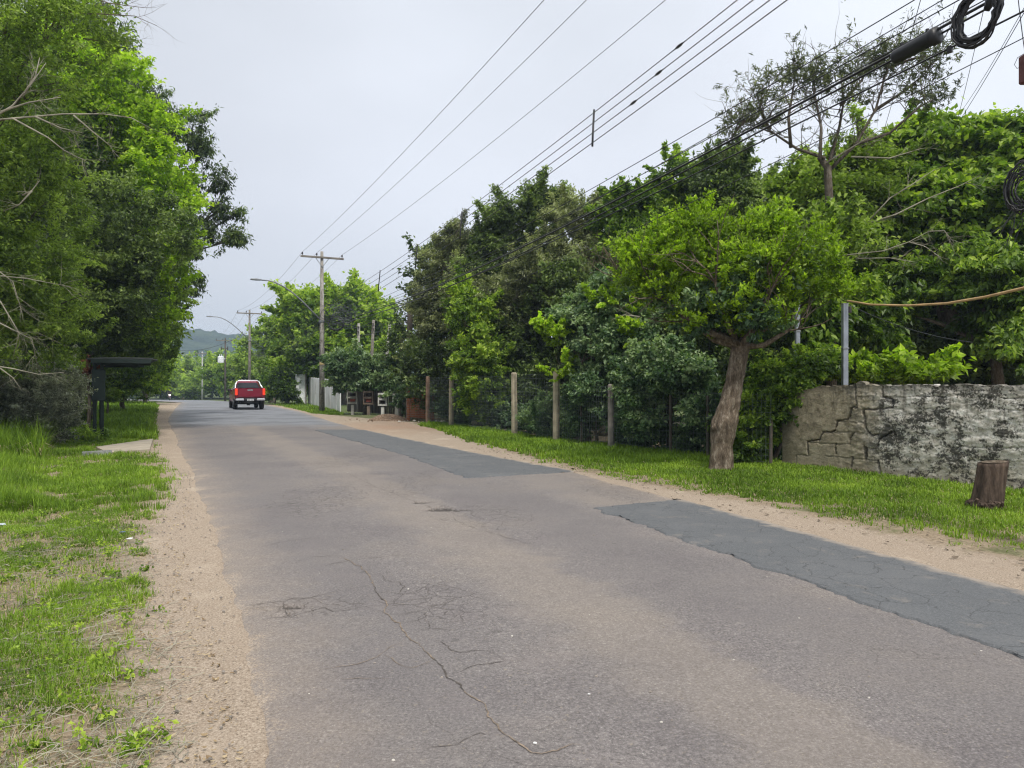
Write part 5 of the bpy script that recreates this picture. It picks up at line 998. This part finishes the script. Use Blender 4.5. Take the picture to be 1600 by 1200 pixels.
for pl in thin: depth = np.maximum(depth, jb*.022*np.clip(1.2-dline(pl)/.012, 0, 1))
dark = np.clip(depth/.05, 0, 1)
xs_split = W8(500, 0)[0]; rgh = np.clip((UU-xs_split+.2)/.3, .25, 1)
relief = (fbm(UU*3, ZZw*7, 73)-.5)*.05*rgh+(fbm(UU*11, ZZw*20, 74, 3)-.5)*.026*rgh+(fbm(UU*40, ZZw*40, 75, 2)-.5)*.006
lean_ = .03*np.clip((UU-xs_split)/.2, 0, 1)*np.clip(ZZw, 0, 1)
topz = H-.02+.045*(fbm(U*2.2, U*0, 76)-.5)+.05*(fbm(U*13, U*0, 86, 3)-.5)+np.where(U < W8(560, 0)[0], -.02-.10*np.clip((W8(330, 0)[0]-U)/.5, 0, 1), .0)+.05*(np.abs(U-W8(575, 0)[0]) < .12)
ZF = np.minimum(ZZw, topz[None]+ZZw*0); bot = float(0)
off = relief-depth+lean_
PX = wa[0]+wd[0]*UU+wn[0]*off; PY = wa[1]+wd[1]*UU+wn[1]*off
g = NG('old_block_wall')
cx_ = g.n('ShaderNodeVectorMath', operation='DOT_PRODUCT'); g.put(cx_.inputs[0], g.pos); cx_.inputs[1].default_value = tuple(wd); X = g.sep()
uo = float(np.dot(wa, wd)); u_ = g.math('SUBTRACT', cx_.outputs['Value'], uo)
n1 = g.noise(2.2, 7, .68); n2 = g.noise(8, 6, .7); n3 = g.noise(30, 5, .7); n4 = g.noise(1.1, 4)
beige = g.ramp(n2, [(.28, (.16, .135, .09)), (.5, (.35, .30, .21)), (.72, (.50, .44, .33))])
white = g.ramp(n2, [(.25, (.28, .25, .20)), (.45, (.55, .515, .445)), (.65, (.78, .76, .70))])
blk = (.038, .036, .03)
f = g.step(g.math('ADD', u_, g.math('MULTIPLY', g.math('SUBTRACT', n4, .5), 1.6)), xs_split+.1, xs_split+.75)
col = g.mix(f, beige, white)
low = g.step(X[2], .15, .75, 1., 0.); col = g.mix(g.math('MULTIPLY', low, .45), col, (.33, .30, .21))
n5 = g.noise(4.5, 7, .75, sc3=(1, 1, 1.6)); al = g.math('ADD', g.math('ADD', g.math('MULTIPLY', n1, .45), g.math('MULTIPLY', n3, .40)), g.math('MULTIPLY', n5, .55))
col = g.mix(g.math('MULTIPLY', g.step(al, .665, .755), g.math('ADD', g.math('MULTIPLY', f, .70), .22)), col, blk)
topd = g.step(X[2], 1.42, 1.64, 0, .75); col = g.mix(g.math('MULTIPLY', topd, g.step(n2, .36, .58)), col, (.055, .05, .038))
vs_ = g.noise(1.0, 5, .7, sc3=(7, 7, .9)); col = g.mix(g.math('MULTIPLY', g.step(vs_, .52, .66, 0, .6), g.step(X[2], .5, 1.5)), col, (.075, .068, .05)); lend = g.step(u_, .55, .0, 0, .7); col = g.mix(lend, col, (.085, .08, .05))
col = g.mix(g.math('MULTIPLY', g.attr('dark'), .6), col, (.03, .027, .02))
g.bump(g.math('ADD', n3, n2), .6, .02); M['oldwall'] = g.done(col, .95, 0, .15)
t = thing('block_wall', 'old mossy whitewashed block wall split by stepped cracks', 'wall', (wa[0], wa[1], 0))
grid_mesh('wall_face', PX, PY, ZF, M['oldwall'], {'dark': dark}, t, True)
mb = MB()   # body behind the face with a rough coping
Uc = np.linspace(0, LW, 60); rings = []
for i, q in enumerate(Uc):
    tz = float(np.interp(q, U, topz)); c = wa+wd*q; rings.append([c-wn*.02+np.array([0, 0, -.2]), c-wn*.025+np.array([0, 0, tz-.004]), c-wn*.10+np.array([0, 0, tz+.015*rnd.random()]), c-wn*.17+np.array([0, 0, tz-.01]), c-wn*.17+np.array([0, 0, -.2])])
# keep the body behind the deepest cracks
rings = [[p-wn*.085 if k < 2 else p for k, p in enumerate(r)] for r in rings]
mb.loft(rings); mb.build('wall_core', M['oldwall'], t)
xs_c = [wa+wd*q for q in U]; mb = MB()
for i in range(0, len(U)-1, 2):
    j = min(i+2, len(U)-1); a_, b_ = xs_c[i], xs_c[j]; za_, zb_ = topz[i], topz[j]
    mb.poly([a_+wn*off[-1, i]+np.array([0, 0, za_]), b_+wn*off[-1, j]+np.array([0, 0, zb_]), b_-wn*.13+np.array([0, 0, zb_+.004]), a_-wn*.13+np.array([0, 0, za_+.004])], [(0, 1, 2, 3)])
mb.build('wall_top', M['oldwall'], t)
def blk_(px, py, s, lab):
    u0, z0 = W8(px, py); c = wa+wd*u0-wn*.06+np.array([0, 0, z0]); mb = MB(); mb.box(c, s, (wd, wn, np.array([0, 0, 1.])), .015); return tag(mb.build('loose_stone', M['pale']), lab, 'stone', 'loose stones on the wall')
blk_(590, 84, (.16, .16, .06), 'flat pale loose stone lying on the wall top beside the crack'); blk_(1045, 93, (.08, .12, .07), 'small yellowish loose stone on top of the wall')

# grey steel posts and the straw coloured cable
for (px, py, ty, Y, w, lab) in ((1320, 640, 475, 14.9, .105, 'grey square steel post with a band rising behind the wall'), (1246, 640, 452, 15.75, .09, 'grey square steel post half hidden in the pruned tree')):
    b = P(px, ty, Y); t = thing('steel_post', lab, 'post', (b[0], Y, 0), 'grey steel posts'); MB().box((b[0], Y, b[2]/2-.1), (w, w, b[2]+.2), None, .008).build('post', M['steel'], t)
    MB().box((b[0], Y, b[2]-.9), (w+.02, w+.02, .035), None, .004).build('band', M['lampgrey'], t); MB().box((b[0], Y, b[2]+.004), (w+.012, w+.012, .02), None, .004).build('cap', M['lampgrey'], t)
    if px == 1320: MB().tube([(b[0]+.1, Y, b[2]-.18), (b[0]+.1, Y, b[2]-.05)], .035, 8).build('insulator', M['porcelain'], t)
M['straw'] = simple('straw_orange_sheath', (.50, .33, .16), .7, 0, .35, 3)
cable('sagging_conduit', 'straw coloured cable sagging from the grey post to the right edge', [P(1324, 470, 14.8), P(1360, 476, 14.3), P(1420, 477.5, 13.4), P(1480, 474, 12.4), P(1540, 464, 11.4), P(1600, 450, 10.3), P(1650, 436, 9.)], .022, 'straw', None, 'cable', 6)
cable('service_wire', 'thin dark wire running from the grey post down into the dark foliage', sagline(P(1326, 476, 14.8), P(1520, 535, 14.8), .12, 8), .006, 'wire', 'service wires')
# stump post
g = NG('charred_stump'); col = g.ramp(g.noise(7, 6, .7, sc3=(2.5, 2.5, .5)), [(.3, (.03, .022, .017)), (.5, (.085, .06, .045)), (.72, (.17, .125, .095))]); g.bump(g.noise(30, 4, .7, sc3=(3, 3, .5)), .9, .02); M['stump'] = g.done(col, .9, 0, .2)
s0 = G(1547, 792); a = P(1541, 795, s0[1]); b = P(1553, 722, s0[1]); t = thing('tree_stump', 'dark brown sawn tree stump leaning in the grass before the wall', 'stump', (s0[0], s0[1], 0)); rings = []
for f in np.linspace(0, 1, 12):
    c = a*(1-f)+b*f; w = .175*(1.0+.10*(1-f)**2); rings.append([c+np.array([math.cos(th)*w*(1+.10*math.sin(3*th+1)+.05*math.sin(9*th+f*2)-(.22*math.exp(-((th-4.1)/.12)**2))), math.sin(th)*w*(1+.08*math.cos(2*th)), (0 if f < 1 else .02*math.cos(th))]) for th in np.linspace(0, 2*math.pi, 49)[:-1]])
MB().loft(rings).build('bark', M['stump'], t, True)
c = b; MB().loft([[c+np.array([math.cos(th)*w, math.sin(th)*w, .006+.012*math.cos(th)]) for th in np.linspace(0, 2*math.pi, 21)[:-1]] for w in (.15, .03)], cap=True).build('cut_face', M['bark_warm'], t)
mb = MB(); rg = np.random.default_rng(9)
for k in range(16):
    th = 2.6+rg.random()*2.6; p = a+np.array([math.cos(th)*.2, math.sin(th)*.2, .0]); p[2] = 0.02; mb.tube([p+np.array([0, 0, .0]), p+np.array([rg.normal()*.05, rg.normal()*.05, .05+.05*rg.random()])], [.05, .02], 6, jit=.5)
mb.build('crumbled_bark', M['stump'], t)
mb = MB(); c = G(1378, 750)
def aW(r, n): return c[0]+r.normal(size=n)*.28, c[1]+r.normal(size=n)*.10
stones('rubble', 'dark crumbled soil and rubble at the foot of the wall crack', 60, 14, aW, .015, .05, M['stump'], lambda x, y: 0.0)

# ------------------------------------------------------------------ bus shelter
M['shelter'] = simple('dark_green_steel', (.012, .022, .019), .5, .2, .3, 4)
M['roofsheet'] = simple('dull_roof_sheet', (.05, .058, .056), .6, .3, .3, 4)
sb = G(148, 687); dr_ = np.array([-.495, .869, 0]); nr_ = np.array([.93, .37, 0]); t = thing('bus_shelter', 'dark green steel bus shelter with a flat cantilevered roof', 'bus shelter', (sb[0], sb[1], 0)); az = np.array([0, 0, 1.])
LS_ = 3.2
for s in (0, LS_):
    c = sb+dr_*s
    for q in (0, .19): MB().box(c+nr_*q+az*1.12, (.10, .10, 2.3), (nr_, dr_, az), .01).build('post', M['shelter'], t)
    MB().box(c+nr_*.10+az*1.62-dr_*.07, (.36, .03, .93), (nr_, dr_, az), .008).build('side_panel', M['shelter'], t)
    MB().box(c+nr_*.72+az*2.28, (1.55, .07, .14), (nr_, dr_, az), .01).build('roof_beam', M['shelter'], t)
    MB().tube([c+nr_*.85+az*2.22, c+nr_*.62+az*2.36], .02, 5).build('brace', M['roofsheet'], t)
mb = MB(); rf = []
for q, z in ((-.20, 2.41), (.2, 2.435), (.9, 2.445), (1.45, 2.44), (1.66, 2.39)): rf.append((q, z))
for q0, s in ((-.25, 1), (LS_+.25, 1)): pass
rings = [[sb+dr_*s+nr_*q+az*z for q, z in rf]+[sb+dr_*s+nr_*q+az*(z-.035) for q, z in reversed(rf)] for s in (-.28, LS_+.28)]
mb.loft(rings); mb.build('roof', M['roofsheet'], t)
for s in (-.26, LS_+.26):
    MB().box(sb+dr_*s+nr_*.70+az*2.33, (1.60, .04, .13), (nr_, dr_, az), .006).build('fascia', M['shelter'], t)
MB().box(sb+dr_*LS_/2+nr_*.0+az*1.62, (.03, LS_-.12, .86), (nr_, dr_, az)).build('back_panel', M['shelter'], t)
MB().box(sb+dr_*LS_/2+nr_*1.4+az*2.31, (.06, LS_, .09), (nr_, dr_, az)).build('front_beam', M['shelter'], t)
# concrete slab and corrugated edging
M['slab'] = simple('sandy_concrete', (.37, .32, .25), .9, 0, .2, 3, bump=.4)
q = [G(150, 701), G(239, 688), G(234, 705), G(168, 710)]; mb = MB(); mb.poly([p+az*.05 for p in q]+[p-az*.1 for p in q], [(3, 2, 1, 0), (0, 1, 5, 4), (1, 2, 6, 5), (2, 3, 7, 6), (3, 0, 4, 7)]); tag(mb.build('path_slab', M['slab']), 'pale concrete slab path from the shelter to the road edge', kind='structure')
a = G(128, 714); b = G(174, 711); n_ = 40; mb = MB(); r0 = []; 
for k in range(n_+1):
    f = k/n_; p = a*(1-f)+b*f; w = .035*math.sin(k*math.pi/2.); r0.append([p+np.array([0, w, -.05]), p+np.array([0, w, .12]), p+np.array([0, w+.02, .12]), p+np.array([0, w+.02, -.05])])
mb.loft(r0); tag(mb.build('corrugated_sheet', simple('dirty_white_sheet', (.42, .42, .41), .8, 0, .5, 6)), 'short strip of dirty white corrugated sheet edging the grass', 'roofing sheet')
# litter
for k, (px, py, s, c_, lab) in enumerate(((2, 824, .05, (.55, .62, .70), 'crumpled pale blue plastic scrap at the left picture edge'), (191, 836, .035, (.08, .12, .22), 'small dark blue bottle cap litter in the left grass'), (203, 845, .04, (.6, .6, .58), 'flat white paper scrap beside the sandy strip'), (836, 1170, .011, (.65, .64, .62), 'small white paper scrap on the near road'), (920, 1093, .007, (.65, .64, .62), 'tiny white chip on the road right of the scrap'))):
    c = G(px, py); zz = (float(road_z(c[0], c[1])) if px > 400 else float(ground_z(c[0], c[1]))+.04)+.006; rg = np.random.default_rng(k); n_ = 7; mb = MB()
    top_ = [c+np.array([math.cos(6.28*i/n_)*s*(.6+.7*rg.random()), math.sin(6.28*i/n_)*s*(.5+.5*rg.random()), zz+s*.25*rg.random()]) for i in range(n_)]
    mb.poly(top_+[c+np.array([0, 0, zz+s*.3])]+[p-az*.004 for p in top_], [(i, (i+1) % n_, n_) for i in range(n_)]+[(i, i+n_+1, (i+1) % n_+n_+1, (i+1) % n_) for i in range(n_)])
    tag(mb.build('litter_scrap', simple('litter%d' % k, c_, .6)), lab, 'litter', 'bits of litter')

# ------------------------------------------------------------------ red pickup truck
cb = G(391, 641); hd = np.array([-.425, .905, 0]); hd /= np.linalg.norm(hd); rt = np.array([hd[1], -hd[0], 0]); cb = cb+hd*.0
def C(x, y, z): return cb+rt*x+hd*y+az*(z+.03)
M['carred'] = simple('red_car_paint', (.23, .012, .032), .25, .3, .06, 3, .6); M['glass'] = simple('dark_tinted_glass', (.015, .02, .025), .06, 0, .1, 3, .9)
M['chrome'] = simple('bright_chrome', (.72, .72, .74), .15, .95, .05, 3); M['rubber'] = simple('tyre_rubber', (.018, .018, .018), .8); M['blackpl'] = simple('black_plastic', (.02, .02, .022), .55)
M['silver'] = simple('silver_bar', (.75, .77, .79), .25, .5, .05, 3)
g = NG('lit_tail_lamp'); g.done((.6, .03, .015), .2, 0, .5); g.put(g.b.inputs['Emission Color'], (1., .07, .02)); g.b.inputs['Emission Strength'].default_value = .45; M['tail'] = g.m
t = thing('pickup_truck', 'red double cab pickup driving away in the right lane, tail lamps lit', 'pickup truck', cb)
def prof(y, w0, w1, z0, z1, r=.10):
    """body cross section at length y: lower half width w0, upper half width w1"""
    return [C(-w0+.05, y, z0), C(w0-.05, y, z0), C(w0, y, z0+.10), C(w0+.01, y, (z0+z1)*.52), C(w1+.01, y, z1-r*.7), C(w1-.05, y, z1-.01), C(w1-.12, y, z1), C(-w1+.12, y, z1), C(-w1+.05, y, z1-.01), C(-w1-.01, y, z1-r*.7), C(-w0-.01, y, (z0+z1)*.52), C(-w0, y, z0+.10)]
mb = MB(); mb.loft([prof(.05, .84, .82, .64, 1.36), prof(.12, .89, .87, .60, 1.38), prof(1.55, .91, .88, .54, 1.38)]); mb.build('bed', M['carred'], t, False)
mb = MB(); mb.loft([prof(1.60, .91, .88, .50, 1.36), prof(3.6, .91, .88, .46, 1.30), prof(3.9, .91, .87, .46, 1.26), prof(4.9, .88, .80, .46, 1.14), prof(5.25, .78, .70, .48, .92)]); mb.build('body', M['carred'], t, False)
def cprof(y, w, z0, z1, wt): return [C(-w, y, z0), C(w, y, z0), C(wt, y, z1-.05), C(wt-.09, y, z1), C(-wt+.09, y, z1), C(-wt, y, z1-.05)]
mb = MB(); mb.loft([cprof(1.62, .83, 1.30, 1.73, .64), cprof(1.85, .83, 1.30, 1.80, .64), cprof(3.1, .83, 1.28, 1.80, .62), cprof(3.5, .82, 1.26, 1.66, .64), cprof(4.0, .80, 1.22, 1.27, .76)]); mb.build('cabin', M['carred'], t)
mb = MB(); mb.poly([C(-.72, 1.608, 1.36), C(.72, 1.608, 1.36), C(.58, 1.608, 1.70), C(-.58, 1.608, 1.70), C(-.72, 1.63, 1.36), C(.72, 1.63, 1.36), C(.58, 1.63, 1.70), C(-.58, 1.63, 1.70)], [(0, 1, 2, 3), (7, 6, 5, 4), (0, 4, 5, 1), (1, 5, 6, 2), (2, 6, 7, 3), (3, 7, 4, 0)]); mb.build('rear_window', M['glass'], t)
for s in (-1, 1):
    mb = MB(); mb.poly([C(s*.842, 1.9, 1.34), C(s*.842, 3.65, 1.32), C(s*.68, 3.3, 1.66), C(s*.67, 2.0, 1.72)], [(0, 1, 2, 3) if s > 0 else (3, 2, 1, 0)]); mb.poly([C(s*.83, 1.9, 1.34), C(s*.83, 3.65, 1.32), C(s*.67, 3.3, 1.66), C(s*.66, 2.0, 1.72)], [(3, 2, 1, 0) if s > 0 else (0, 1, 2, 3)]); mb.build('side_window', M['glass'], t)
    MB().box(C(s*1.0, 3.55, 1.22), (.20, .12, .17), (rt, hd, az), .03).build('mirror', M['blackpl'], t)
    # tail lamp
    o = MB().box(C(s*.82, .03, 1.12), (.16, .12, .42), (rt, hd, az), .035).build('tail_lamp', M['tail'], t)
    MB().box(C(s*.845, .10, 1.12), (.13, .10, .50), (rt, hd, az), .03).build('lamp_housing', M['carred'], t)
    # corner chrome bumper
    MB().box(C(s*.62, -.09, .64), (.52, .20, .13), (rt, hd, az), .035).build('bumper_end', M['chrome'], t)
    MB().box(C(s*.62, -.07, .725), (.48, .17, .05), (rt, hd, az), .012).build('bumper_step', M['blackpl'], t)
    for y in (1.15, 4.25):
        wc = C(s*.80, y, .385); rings = []
        for q, r in ((-.13, .30), (-.12, .36), (-.07, .385), (.07, .385), (.12, .36), (.13, .30)): rings.append([wc+rt*q+hd*math.cos(k)*r+az*math.sin(k)*r for k in np.linspace(0, 2*math.pi, 25)[:-1]])
        w_ = MB().loft(rings).build('wheel', M['rubber'], t, True); rings = [[wc+rt*(s*q)+hd*math.cos(k)*r+az*math.sin(k)*r for k in np.linspace(0, 2*math.pi, 19)[:-1]] for q, r in ((.10, .25), (.135, .25), (.12, .08))]
        MB().loft(rings).build('rim', M['steel'], w_)
        MB().tube([wc+rt*s*(-.1)+az*.03+hd*math.cos(k)*.48+az*math.sin(k)*.46 for k in np.linspace(.05, math.pi-.05, 12)], .06, 6).build('wheel_arch', M['blackpl'], t)
o = MB().box(C(0, .015, 1.085), (1.48, .07, .59), (rt, hd, az), .03).build('tailgate', M['carred'], t)
MB().box(C(0, -.025, 1.24), (.34, .03, .07), (rt, hd, az), .012).build('handle', M['chrome'], o)
MB().box(C(0, .0, 1.385), (1.40, .09, .03), (rt, hd, az), .01).build('spoiler_lip', M['blackpl'], o)
MB().box(C(0, -.10, .66), (.72, .14, .15), (rt, hd, az), .02).build('bumper_centre', M['blackpl'], t)
pl_ = MB().box(C(0, -.18, .625), (.40, .012, .13), (rt, hd, az)).build('number_plate', simple('plate_grey', (.6, .61, .62), .5, 0, .05), t)
mb = MB()
for k, dx in enumerate((-.15, -.115, -.08, -.04, .03, .07, .105, .145)): mb.box(C(dx, -.1875, .615), (.022, .003, .065), (rt, hd, az))
mb.build('plate_letters', M['blackpl'], pl_)
mb = MB(); mb.box(C(0, .9, .47), (1.1, 1.5, .10), (rt, hd, az)); mb.tube([C(-.75, 1.15, .38), C(.75, 1.15, .38)], .06, 8); mb.tube([C(0, 1.15, .25), C(0, 1.15, .5)], [.1, .14], 8); mb.build('underbody', M['blackpl'], t)
# silver roll bar behind the cabin
bar = [C(-.82, .9, 1.36), C(-.75, 1.38, 1.60), C(-.68, 1.44, 1.76), C(-.54, 1.44, 1.84), C(.54, 1.44, 1.84), C(.68, 1.44, 1.76), C(.75, 1.38, 1.60), C(.82, .9, 1.36)]
MB().tube(bar, .04, 8).build('roll_bar', M['silver'], t, True)

# ------------------------------------------------------------------ motorcycle and rider coming the other way
Ym = 117.; mp = np.array([(265-800)/F*Ym, Ym, float(road_z(np.array((265-800)/F*Ym), np.array(Ym)))]); toc = -mp[:2]/np.linalg.norm(mp[:2]); fw = np.array([toc[0], toc[1], 0]); sd_ = np.array([-fw[1], fw[0], 0])
def Q(x, y, z): return mp+sd_*x+fw*y+az*z
t = thing('motorcycle', 'small motorcycle with its headlamp on approaching at the far bend', 'motorcycle', mp)
for y in (.62, -.62):
    wc = Q(0, y, .31); mb = MB(); pts = [wc+fw*math.cos(k)*.26+az*math.sin(k)*.26 for k in np.linspace(0, 2*math.pi, 21)]; mb.tube(pts, .05, 7); w_ = mb.build('wheel', M['rubber'], t, True)
    mb = MB(); mb.tube([wc-sd_*.05, wc+sd_*.05], .06, 8)
    for k in range(6): mb.tube([wc, wc+fw*math.cos(k*1.047)*.24+az*math.sin(k*1.047)*.24], .012, 4)
    mb.build('hub', M['lampgrey'], w_)
mb = MB(); mb.tube([Q(-.09, .62, .31), Q(-.09, .45, .85)], .025, 6); mb.tube([Q(.09, .62, .31), Q(.09, .45, .85)], .025, 6); mb.build('fork', M['lampgrey'], t)
mb = MB(); mb.loft([[Q(x, y, z) for x, z in ((-w, z0), (w, z0), (w*.9, z1), (-w*.9, z1))] for y, w, z0, z1 in ((.42, .06, .6, .86), (.25, .14, .5, .95), (-.05, .14, .4, .86), (-.3, .12, .45, .75), (-.75, .1, .62, .78))]); mb.build('frame', M['carred'], t)
MB().box(Q(0, -.38, .80), (.26, .75, .08), (sd_, fw, az), .03).build('seat', M['blackpl'], t)
MB().tube([Q(-.36, .30, 1.02), Q(-.15, .42, .98), Q(.15, .42, .98), Q(.36, .30, 1.02)], .018, 6).build('handlebar', M['blackpl'], t)
g = NG('headlamp_glow'); g.done((.9, .9, .85), .2); g.put(g.b.inputs['Emission Color'], (1., .93, .8)); g.b.inputs['Emission Strength'].default_value = 8.; M['headlamp'] = g.m
mb = MB(); mb.tube([Q(0, .45, .86), Q(0, .54, .86), Q(0, .58, .86)], [.05, .11, .09], 12); mb.build('headlamp', M['headlamp'], t, True)
for s in (-1, 1): MB().box(Q(s*.36, .32, 1.15), (.10, .02, .06), (sd_, fw, az), .01).build('mirror', M['blackpl'], t)
# rider: one continuous skinned body
def skin(name, verts, edges, radii, mat, parent, root=0):
    o0 = np.array(ROOTLOC[parent.name]); me = bpy.data.meshes.new(name); me.from_pydata([tuple(v-o0) for v in verts], edges, []); me.materials.append(mat)
    o = bpy.data.objects.new(name, me); COL.objects.link(o); o.parent = parent; ROOTLOC[o.name] = ROOTLOC[parent.name]
    m = o.modifiers.new('skin', 'SKIN'); m.use_smooth_shade = True
    for i, r in enumerate(radii): me.skin_vertices[0].data[i].radius = (r, r)
    me.skin_vertices[0].data[root].use_root = True; o.modifiers.new('sub', 'SUBSURF').levels = 1; o.modifiers['sub'].render_levels = 1; return o
t = thing('person', 'rider in a dark jacket and helmet seated on the far motorcycle', 'person', Q(0, -.25, .8))
vs = [Q(0, -.28, .90), Q(0, -.24, 1.12), Q(0, -.16, 1.33), Q(0, -.12, 1.44), Q(0, -.08, 1.56), Q(-.19, -.14, 1.36), Q(-.34, .04, 1.16), Q(-.35, .27, 1.05), Q(.19, -.14, 1.36), Q(.34, .04, 1.16), Q(.35, .27, 1.05),
      Q(-.11, -.2, .88), Q(-.20, .18, .80), Q(-.19, .02, .42), Q(-.19, .14, .36), Q(.11, -.2, .88), Q(.20, .18, .80), Q(.19, .02, .42), Q(.19, .14, .36)]
ed_ = [(0, 1), (1, 2), (2, 3), (3, 4), (2, 5), (5, 6), (6, 7), (2, 8), (8, 9), (9, 10), (0, 11), (11, 12), (12, 13), (13, 14), (0, 15), (15, 16), (16, 17), (17, 18)]
skin('body', vs, ed_, [.15, .15, .17, .06, .09, .08, .055, .04, .08, .055, .04, .10, .075, .055, .045, .10, .075, .055, .045], simple('dark_riding_clothes', (.05, .035, .035), .8), t)
mb = MB(); c = Q(0, -.06, 1.60); mb.loft([[c+az*math.sin(e)*.15+(sd_*math.cos(k)+fw*math.sin(k))*.13*math.cos(e) for k in np.linspace(0, 2*math.pi, 15)[:-1]] for e in np.linspace(-1.1, 1.5, 8)]); hm = mb.build('helmet', simple('grey_helmet', (.35, .36, .36), .3), t, True)
MB().box(Q(0, .045, 1.59), (.18, .05, .08), (sd_, fw, az), .02).build('visor', M['glass'], hm)

# ------------------------------------------------------------------ the damp air: closed box round everything, the sky outside
mb = MB(); mb.box((-100, 540, 62), (2200, 1160, 140)); mb.v = [(x, y, (-6. if z < 0 else 74.)) for x, y, z in mb.v]
hm_ = bpy.data.materials.new('haze_air'); hm_.use_nodes = True; hn = hm_.node_tree; hn.nodes.clear(); ho = hn.nodes.new('ShaderNodeOutputMaterial'); hv = hn.nodes.new('ShaderNodeVolumePrincipled')
hv.inputs['Color'].default_value = (.62, .78, 1., 1); hv.inputs['Density'].default_value = HAZE if 'HAZE' in globals() else .0006; hv.inputs['Anisotropy'].default_value = .1; hn.links.new(hv.outputs[0], ho.inputs['Volume'])
tag(mb.build('haze', hm_), 'thin bluish damp air over the whole scene', kind='stuff')
